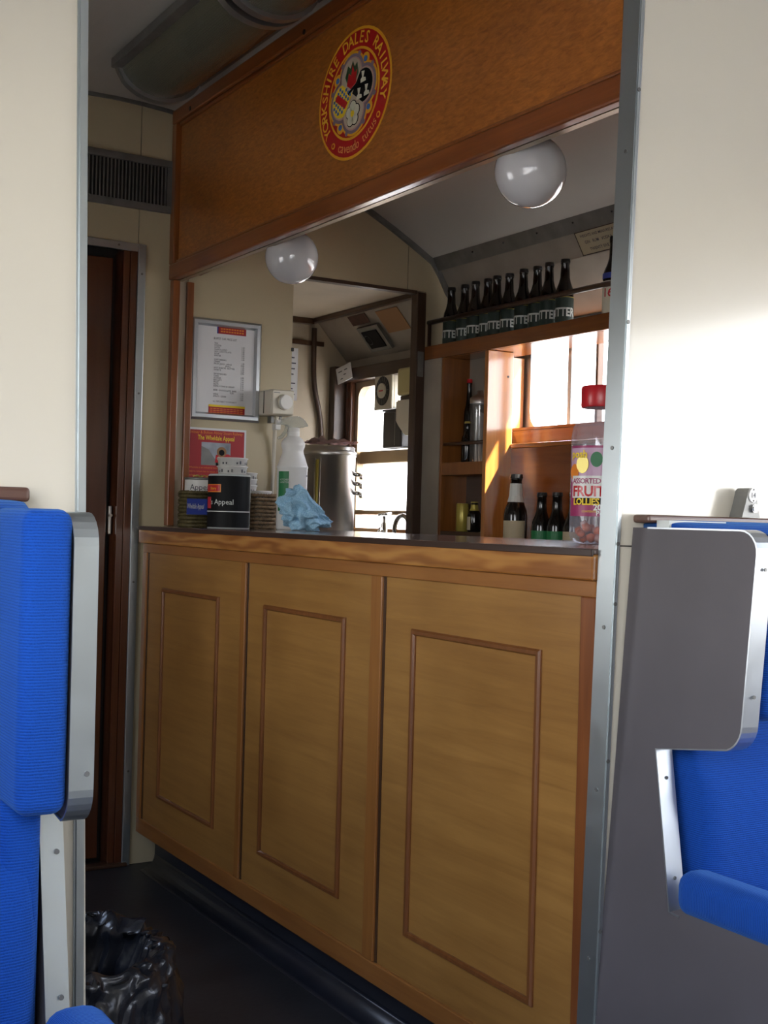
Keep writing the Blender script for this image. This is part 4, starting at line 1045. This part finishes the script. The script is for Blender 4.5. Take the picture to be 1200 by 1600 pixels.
# ================================================================== KITCHEN THINGS
kc = thing('sink_counter', (2.2, 4.3, 0), 'steel topped kitchen sink counter beyond the bar end bulkhead', 'counter')
box('worktop', 2.0, 2.655, YF + .04, YK - .002, .93, .955, 'steel', kc, bevel=.003)
box('cupboard_front', 2.02, 2.04, YF + .04, YK - .002, 0, .93, 'darkwood', kc)
ux, uy = 2.268, 4.20
ur = thing('water_urn', (ux, uy, .955), 'tall stainless steel water urn with sight glass behind the spray bottle', 'urn')
R_u = .116
link('urn_body', lathe(B(), [(0, 0), (R_u - .004, 0), (R_u, .004), (R_u, .395), (R_u + .003, .398), (R_u + .003, .402)], ur.location, 56), 'steel', ur, True)
link('urn_lid', lathe(B(), [(R_u + .004, .403), (R_u + .005, .412), (R_u, .417), (R_u - .004, .420), (R_u - .002, .430), (R_u - .012, .436), (0, .438)], ur.location, 56), 'steel', ur, True)
av = math.atan2(-uy, -ux)   # side facing the aisle
def urn_p(a, rr_, z): return (ux + rr_ * math.cos(a), uy + rr_ * math.sin(a), .955 + z)
bm = B(); tube(bm, [urn_p(av - .22, R_u + .008, .05), urn_p(av - .22, R_u + .008, .38)], .006, 8); link('sight_glass', bm, 'goldfoil', ur, True)
bm = B()
for s in (-.30, -.14): tube(bm, [urn_p(av + s, R_u + .003, .04), urn_p(av + s, R_u + .003, .385)], .003, 6)
link('sight_guard', bm, 'steel', ur, True)
for z in (.32, .285, .25):
    bm = B(); a = av + 1.42; tube(bm, [urn_p(a - .12, R_u - .002, z + .012), urn_p(a - .05, R_u + .024, z + .010), urn_p(a + .1, R_u + .024, z)], .008, 8); link('handle_rib', bm, 'chrome', ur, True)
# rag on the lid
bm = B(); n = 26
g = [[None] * n for _ in range(n)]
for i in range(n):
    for j in range(n):
        u, v = i / (n - 1) * 2 - 1, j / (n - 1) * 2 - 1
        h = .012 + .016 * abs(noise.noise(Vector((u * 2.4, v * 2.4, 3.3)))) * 2 + .006 * noise.noise(Vector((u * 6, v * 6, 1)))
        h *= (1 - .5 * max(abs(u), abs(v)) ** 6)
        g[i][j] = bm.verts.new((ux + .018 + u * .082 + .01 * noise.noise(Vector((v * 2, 4, u))), uy - .01 + v * .07 + .012 * noise.noise(Vector((u * 2, 1, v))), .955 + .438 + h))
for i in range(n - 1):
    for j in range(n - 1): bm.faces.new((g[i][j], g[i + 1][j], g[i + 1][j + 1], g[i][j + 1]))
ex = bmesh.ops.solidify(bm, geom=list(bm.faces), thickness=-.004)
o = link('drying_rag', bm, 'rag', None, True); tag(o, 'crumpled pinkish rag lying on the lid of the steel urn', 'cloth')
# taps
tp = thing('pillar_tap', (2.50, 4.27, .955), 'small chrome pillar tap in front of the lower kitchen window', 'tap')
px_, py_ = 2.505, 4.145
tp.location = (px_, py_, .955)
link('tap_body', lathe(B(), [(0, 0), (.020, 0), (.020, .006), (.012, .012), (.012, .150), (.007, .156), (.007, .178), (0, .180)], (px_, py_, .955), 16), 'chrome', tp, True)
bm = B(); tube(bm, [(px_ - .028, py_, 1.137), (px_ + .028, py_ - .004, 1.145)], .0045, 8); tube(bm, [(px_, py_ - .02, 1.14), (px_, py_ + .02, 1.14)], .0045, 8); link('cross_handle', bm, 'chrome', tp, True)
bm = B(); tube(bm, [(px_, py_, 1.07), (px_ - .03, py_ - .02, 1.085), (px_ - .05, py_ - .035, 1.06)], .007, 8); link('spout', bm, 'chrome', tp, True)
t2 = thing('swan_neck_tap', (2.52, 4.0, .955), 'curved chrome swan neck tap beside the dark post', 'tap')
bm = B(); P = []
for k in range(15):
    a = PI * k / 14; P.append((2.505 - .012 * math.cos(a), 4.015 + .036 * math.cos(a) , 1.075 + .062 * math.sin(a)))
P = [(2.493, 4.051, .955)] + P + [(2.517, 3.979, 1.02)]
tube(bm, P, .009, 10); link('spout', bm, 'chrome', t2, True)
link('tap_base', lathe(B(), [(0, 0), (.022, 0), (.022, .008), (.014, .03), (0, .03)], (2.493, 4.051, .955), 16), 'chrome', t2, True)
# fan, boxes on the kitchen window
fn = thing('extractor_fan', (2.69, 4.5, 1.66), 'cream square extractor fan with dark round grille mounted on the kitchen window', 'fan')
FXx, f0, f1, g0, g1 = 2.665, 4.387, 4.512, 1.575, 1.725
box('housing', FXx + .012, 2.711, f0, f1, g0, g1, 'offwhite', fn, bevel=.008)
box('front_cover', FXx, FXx + .0115, f0 - .006, f1 + .006, g0 - .004, g1 + .004, 'offwhite', fn, bevel=.004)
bm = B(); disc(bm, (FXx, (f0 + f1) / 2, (g0 + g1) / 2 - .002), .052, 0, -.003, 32, .060); link('grille_ring', bm, 'black', fn)
bm = B(); disc(bm, (FXx - .003, (f0 + f1) / 2, (g0 + g1) / 2 - .002), .031, 0, -.006, 28); link('grille_centre', bm, 'offwhite', fn)
box('printed_mark', FXx - .0098, FXx - .0091, (f0 + f1) / 2 - .016, (f0 + f1) / 2 + .016, (g0 + g1) / 2 - .005, (g0 + g1) / 2 + .001, 'lid_red', fn)
bm = B()
for k in range(16):
    a = k * PI / 8; tube(bm, [(FXx - .004, (f0 + f1) / 2 + .037 * math.cos(a), (g0 + g1) / 2 + .037 * math.sin(a)), (FXx - .004, (f0 + f1) / 2 + .050 * math.cos(a), (g0 + g1) / 2 + .059 * math.sin(a))], .0012, 4)
link('grille_bars', bm, 'grey_metal', fn)
t = thing('black_canister', (2.67, 4.36, 1.41), 'black box standing on the window rail under the extractor fan', 'box')
box('body', 2.660, 2.715, 4.29, 4.435, 1.4105, 1.560, 'black', t, bevel=.006); box('lid', 2.657, 2.716, 4.288, 4.437, 1.5605, 1.568, 'black', t, bevel=.002)
box('highlight_strip', 2.6585, 2.6598, 4.335, 4.340, 1.42, 1.555, 'grey_metal', t)
t = thing('towel_dispenser', (2.66, 4.15, 1.7), 'yellowish translucent paper towel dispenser beside the fan', 'dispenser')
box('body', 2.64, 2.712, 4.13, 4.30, 1.615, 1.725, 'goldfoil', t, bevel=.010, seg=3); box('lower_lip', 2.650, 2.711, 4.14, 4.29, 1.598, 1.6145, 'darkwood', t, bevel=.003)
MAT['towel'] = plain('yellowed_plastic', (.50, .44, .20), .35); t.children[0].data.materials[0] = MAT['towel']
t = thing('soap_dispenser', (2.66, 4.15, 1.5), 'grey-white soap dispenser under the yellowish towel dispenser', 'dispenser')
bm = B(); prism(bm, [(4.09, 1.595), (4.282, 1.595), (4.282, 1.51), (4.255, 1.50), (4.22, 1.455), (4.12, 1.45), (4.09, 1.48)], 0, 2.625, 2.712); bmesh.ops.bevel(bm, geom=list(bm.edges), offset=.006, segments=2, affect='EDGES'); link('body', bm, 'grey_white', t) if 'grey_white' in MAT else link('body', bm, 'offwhite', t)
bm = B(); disc(bm, (2.625, 4.15, 1.54), .026, 0, -.003, 20); link('level_window', bm, 'grey_metal', t)
# items on the sloping kitchen wall: local frame on the cove panel (facet from (2.51,2.072)-(2.575,1.965)-(2.72,1.80))
UA = Vector((2.575 - 2.72, 0, 1.965 - 1.80)).normalized(); NA = Vector((-UA.z, 0, UA.x)).normalized()
if NA.x > 0: NA = -NA
def cove_pt(y, s): return Vector((2.72, y, 1.80)) + UA * s      # s metres up the lower facet
def on_cove(name, y, s, w_, h, t_, mat, parent, lift=.001, tilt=0.0):
    r_v = (RT * math.cos(tilt) + UA * math.sin(tilt)); u_v = (UA * math.cos(tilt) - RT * math.sin(tilt))
    return link(name, slab(B(), cove_pt(y, s) + NA * lift, r_v, u_v, w_, h, t_, NA), mat, parent)
t = thing('wall_speaker', (2.64, 4.5, 1.87), 'square dark grille in a grey frame on the sloping kitchen wall', 'speaker')
on_cove('frame', 4.575, .040, .165, .120, .014, 'grey_metal', t); on_cove('grille', 4.553, .058, .118, .082, .004, 'cblack', t, .0152)
bm = B(); c0 = cove_pt(4.53, .10) + NA * .0195
tube(bm, [c0 + (RT * math.cos(a) + UA * math.sin(a)) * .022 for a in [k * PI / 8 for k in range(16)]], .002, 5, True); link('speaker_ring', bm, 'black', t, True)
t = thing('brown_card', (2.6, 4.3, 1.92), 'plain brown card fixed on the sloping kitchen wall right of the dark grille', 'card'); on_cove('card', 4.385, .105, .165, .105, .002, 'brown_patch', t, tilt=.0)
t = thing('rusty_plate', (2.6, 4.6, 1.95), 'dark reddish plate above the dark grille on the sloping wall', 'plate'); on_cove('plate', 4.605, .170, .140, .046, .002, 'rust', t)
t = thing('white_card', (2.68, 4.78, 1.75), 'small white card clipped at the top left corner of the kitchen window', 'card')
link('card', slab(B(), (2.650, 4.800, 1.700), Vector((0, -math.cos(.16), math.sin(.16))), Vector((-.10, math.sin(.16), math.cos(.16))).normalized(), .125, .068, .003, Vector((-1, 0, -.1)).normalized()), 'paper', t)
RC, UC = Vector((0, -math.cos(.16), math.sin(.16))), Vector((-.10, math.sin(.16), math.cos(.16))).normalized()
bm = B()
for (u_, v_, w_) in ((.02, .046, .03), (.07, .046, .025), (.06, .028, .02), (.03, .014, .018)):
    slab(bm, Vector((2.650, 4.800, 1.700)) + Vector((-1, 0, -.1)).normalized() * .0032 + RC * u_ + UC * v_, RC, UC, w_, .004, .0006, Vector((-1, 0, -.1)).normalized())
link('printed_lines', bm, 'ink', t)['kind'] = 'stuff'

# ================================================================== SEATS
def seat_side(name, xb, xt, th, out, mat, parent, smooth=False):
    """side panel: polygon out in (y,z), leaning between xb at z=.3 and xt at z=1.12, thickness th"""
    bm = B()
    X = lambda z: xb + (xt - xb) * (z - .3) / .82
    a = [bm.verts.new((X(z), y, z)) for y, z in out]; b_ = [bm.verts.new((X(z) + th, y, z)) for y, z in out]
    bm.faces.new(a); bm.faces.new(b_[::-1]); n = len(out)
    for i in range(n): bm.faces.new((a[i], b_[i], b_[(i + 1) % n], a[(i + 1) % n]))
    return link(name, bm, mat, parent, smooth)
def arcp(c, r, a0, a1, n=6): return [(c[0] + r * math.cos(math.radians(a0 + (a1 - a0) * i / n)), c[1] + r * math.sin(math.radians(a0 + (a1 - a0) * i / n))) for i in range(n + 1)]
yb = YP - .004
EDGE = [(1.56, 1.118)] + arcp((1.358, 1.082), .036, 90, 180) + arcp((1.367, .825), .040, 180, 250) + [(1.502, .765), (1.446, .522), (1.425, .520)]
OUT_R = [(yb, .03), (yb, 1.118)] + EDGE[1:-1] + [(1.425, .532), (1.0, .532), (1.0, .03)]
rs = thing('double_seat', (2.05, 1.3, 0), 'blue moquette double seat with mauve-grey end panel, right of the opening', 'seat')
seat_side('end_panel', 1.396, 1.452, .024, OUT_R, 'seatpanel', rs)
def edging(EDGE, xb, xt, x_out, th, proud, mat, parent):
    """metal strip folded round the panel's edge"""
    bm = B(); X = lambda z: xb + (xt - xb) * (z - .3) / .82
    rows = []
    n = len(EDGE)
    for i, (y, z) in enumerate(EDGE):
        p0 = Vector(EDGE[max(i - 1, 0)]); p1 = Vector(EDGE[min(i + 1, n - 1)]); t = (p1 - p0).normalized(); nr = Vector((t.y, -t.x))
        if nr.dot(Vector((1.48, .9)) - Vector((y, z))) > 0 and False: nr = -nr
        o_ = Vector((y, z)) - nr * 0
        rows.append([(X(z) + x_out, *(o_ - nr * proud)), (X(z) + x_out + th, *(o_ - nr * proud)), (X(z) + x_out + th, *(o_ + nr * .0012)), (X(z) + x_out, *(o_ + nr * .0012))])
    R2 = [[bm.verts.new(c) for c in r] for r in rows]
    for a, b_ in zip(R2, R2[1:]):
        for k in range(4): bm.faces.new((a[k], a[(k + 1) % 4], b_[(k + 1) % 4], b_[k]))
    bm.faces.new(R2[0]); bm.faces.new(R2[-1][::-1])
    return link('edge_strip', bm, mat, parent)
edging(EDGE, 1.396, 1.452, -.0015, .034, .0015, 'alu', rs)
for (y, z) in ((1.318, 1.06), (1.322, .87)):
    Xs = 1.396 + .056 * (z - .3) / .82; bm = B(); disc(bm, (Xs + .015, y + .001, z), .0028, 1, -.002, 10); link('screw', bm, 'grey_metal', rs)
for z in (.72, .57):
    k = (.765 - z) / (.765 - .522); bm = B(); disc(bm, (1.396 + .056 * (z - .3) / .82 + .015, 1.502 - .056 * k - .001, z), .0028, 1, -.002, 10); link('screw', bm, 'grey_metal', rs)
# back cushion: hollowed, built as a loft of rounded profile across x
def cushion(name, x0, x1, prof, mat, parent, edge_r=.04, n=14):
    """prof: closed (y,z) outline; ends rounded inwards"""
    bm = B(); cyc = sum(p[0] for p in prof) / len(prof); czc = sum(p[1] for p in prof) / len(prof)
    rows = []; st = [(x0 + edge_r * (1 - math.cos(a)), 1 - .35 * (1 - math.sin(a)) ) for a in [PI / 2 * i / 5 for i in range(6)]]
    st2 = st + [(x1 - (s[0] - x0), s[1]) for s in reversed(st)]
    for x, k in st2:
        rows.append([bm.verts.new((x, cyc + (y - cyc) * k if y < cyc else y, czc + (z - czc) * (.93 + .07 * k))) for y, z in prof])
    m = len(prof)
    for a, b_ in zip(rows, rows[1:]):
        for i in range(m): bm.faces.new((a[i], a[(i + 1) % m], b_[(i + 1) % m], b_[i]))
    bm.faces.new(rows[0]); bm.faces.new(rows[-1][::-1])
    return link(name, bm, mat, parent, True)
back_prof = [(yb, .42), (yb, .80), (1.52, .80), (1.470, .77), (1.435, .70), (1.425, .60), (1.43, .50), (1.40, .43)]
head_prof = [(yb, .79), (yb, 1.128), (1.54, 1.132), (1.50, 1.12), (1.48, 1.08), (1.475, .95), (1.485, .84), (1.51, .79)]
def seat(parent, x0, x1):
    cushion('back_cushion', x0, x1, back_prof, 'blue', parent)
    cushion('headrest_cushion', x0, x1, head_prof, 'blue', parent)
    cushion('seat_cushion', x0, x1, [(1.50, .30), (1.50, .42), (1.40, .45), (1.10, .46), (1.02, .44), (1.00, .38), (1.02, .30)], 'blue', parent)
    box('seat_base', x0, x1, 1.06, yb, .02, .30, 'darkwood', parent)
seat(rs, 1.475, 2.07); seat(rs, 2.075, 2.68)
def pad(name, x0, x1, y0, y1, z0, z1, mat, parent, r=.02, puff=0):
    bm = bx(B(), x0, x1, y0, y1, z0, z1, r, 4); return link(name, bm, mat, parent, True)
pad('wing_pad', 1.480, 1.535, 1.325, 1.50, .83, 1.115, 'blue', rs, .022)
pad('armrest', 1.404, 1.470, 1.00, 1.435, .522, .592, 'blueY', rs, .024)
o = box('ledge', 1.452, 2.70, YP - .040, YP - .001, 1.126, 1.140, 'ledge', rs, bevel=.005, seg=3)
box('ledge_filler', 1.470, 1.60, YP - .07, YP - .041, 1.119, 1.131, 'silver', rs)
# seat number holder
nh = thing('seat_number_holder', (1.70, 1.55, 1.14), 'small dark metal holder with the round seat number 14 on the ledge', 'number plate')
bm = B(); P = [(1.672, 1.1405), (1.716, 1.1405)] + [(1.711, 1.160), (1.706, 1.180)] + arcp((1.695, 1.182), .0105, 0, 180, 8) + [(1.680, 1.165)]
prism(bm, [(p[0], p[1]) for p in P], 1, 1.562, 1.592); link('bracket', bm, 'grey_metal', nh)
bm = B(); disc(bm, (1.697, 1.562, 1.1795), .0105, 1, -.002, 26, .0125); link('number_disc', bm, 'white', nh)
text('lettering', '14', (1.697, 1.5597, 1.1755), (1, 0, 0), (0, 0, 1), .0125, 'ink', nh, align='CENTER')
for z in (1.1700, 1.1895):
    bm = B(); disc(bm, (1.697, 1.5602, z), .0011, 1, -.001, 8); link('rivet', bm, 'dark', nh)
bm = B(); disc(bm, (1.699, 1.562, 1.1565), .0075, 1, -.007, 18); bmesh.ops.bevel(bm, geom=list(bm.edges), offset=.002, segments=2, affect='EDGES'); link('stud', bm, 'chrome', nh)

# left single seat, mirrored
lsx = thing('single_seat', (.15, 1.3, 0), 'blue moquette single seat with aluminium edged wing, left of the opening', 'seat')
EDL = [(1.56, 1.118)] + arcp((1.401, 1.082), .036, 90, 180) + arcp((1.405, .812), .040, 180, 250) + [(1.480, .785), (1.430, .535), (1.41, .52)]
OUT_L = [(yb, .03), (yb, 1.118)] + EDL[1:-1] + [(1.41, .532), (1.0, .532), (1.0, .03)]
seat_side('end_panel', .434, .430, .022, OUT_L, 'seatpanel', lsx)
edging(EDL, .434, .430, -.003, .028, .0015, 'alu_trim', lsx)
for (y, z) in ((1.3645, .83), (1.4660, .72), (1.4335, .56)):
    bm = B(); disc(bm, (.448, y, z), .0032, 1, -.0025, 10); link('screw', bm, 'grey_metal', lsx)
seat(lsx, XL + .01, .420)
pad('wing_pad', .372, .428, 1.362, 1.53, .786, 1.122, 'blue', lsx, .016)
pad('side_bolster', .376, .424, 1.44, 1.58, .47, .80, 'blue', lsx, .014)
pad('armrest', .392, .462, .95, 1.335, .522, .594, 'blueY', lsx, .026)
box('ledge', XL + .005, .432, YP - .04, YP - .001, 1.130, 1.148, 'ledge', lsx, bevel=.005, seg=3)

# ================================================================== BIN
bx0, by0, br = .640, 2.06, .165
bn = thing('waste_bin', (bx0, by0, 0), 'waste bin lined with a shiny black plastic bag behind the left seat', 'bin')
link('bin_tub', lathe(B(), [(0, .002), (.125, .002), (.13, .01), (.15, .345), (.145, .345), (.12, .02), (0, .02)], bn.location, 32), 'black', bn, True)
bm = B(); prof = [(.128, .02), (.155, .05), (.186, .12), (.200, .20), (.198, .28), (.186, .345), (.178, .385), (.166, .398), (.145, .384), (.126, .31), (.112, .20), (.09, .07), (0.0, .05)]
n = 180; rows = []
fine = []
for (r0, z0), (r1, z1) in zip(prof, prof[1:]):
    for k in range(5): fine.append((r0 + (r1 - r0) * k / 5, z0 + (z1 - z0) * k / 5))
fine.append(prof[-1])
acc = 0
for i, (r, z) in enumerate(fine):
    row = []; acc += .02
    for k in range(n):
        a = 2 * PI * k / n; c = Vector((math.cos(a), math.sin(a), 0))
        w_ = min(1, r / .1)
        q0 = Vector((c.x * 2.0, c.y * 2.0, acc * 3.2))
        q1 = q0 + Vector((noise.noise(q0 * 1.3), noise.noise(q0 * 1.3 + Vector((9, 0, 0))), 0)) * .9
        rd = 1 - 2.2 * abs(noise.noise(q1 * 1.5)); rd2 = 1 - 2.2 * abs(noise.noise(q1 * 3.6 + Vector((4, 4, 4)))); rd3 = noise.noise(q1 * 8)
        rr_ = r + w_ * (.014 * rd + .007 * rd2 + .002 * rd3 - .006)
        zz = z + w_ * (.020 * noise.noise(c * 2.6 + Vector((5, 5, 0))) if z > .28 else 0) + w_ * (.008 * rd2 + .006 * noise.noise(q1 * 2.5 + Vector((1, 2, 3))))
        row.append(bm.verts.new((bx0 + rr_ * c.x, by0 + rr_ * c.y, max(.004, zz))))
    rows.append(row)
for a, b_ in zip(rows, rows[1:]):
    for k in range(n): bm.faces.new((a[k], a[(k + 1) % n], b_[(k + 1) % n], b_[k]))
link('bag', bm, 'bag', bn, True)
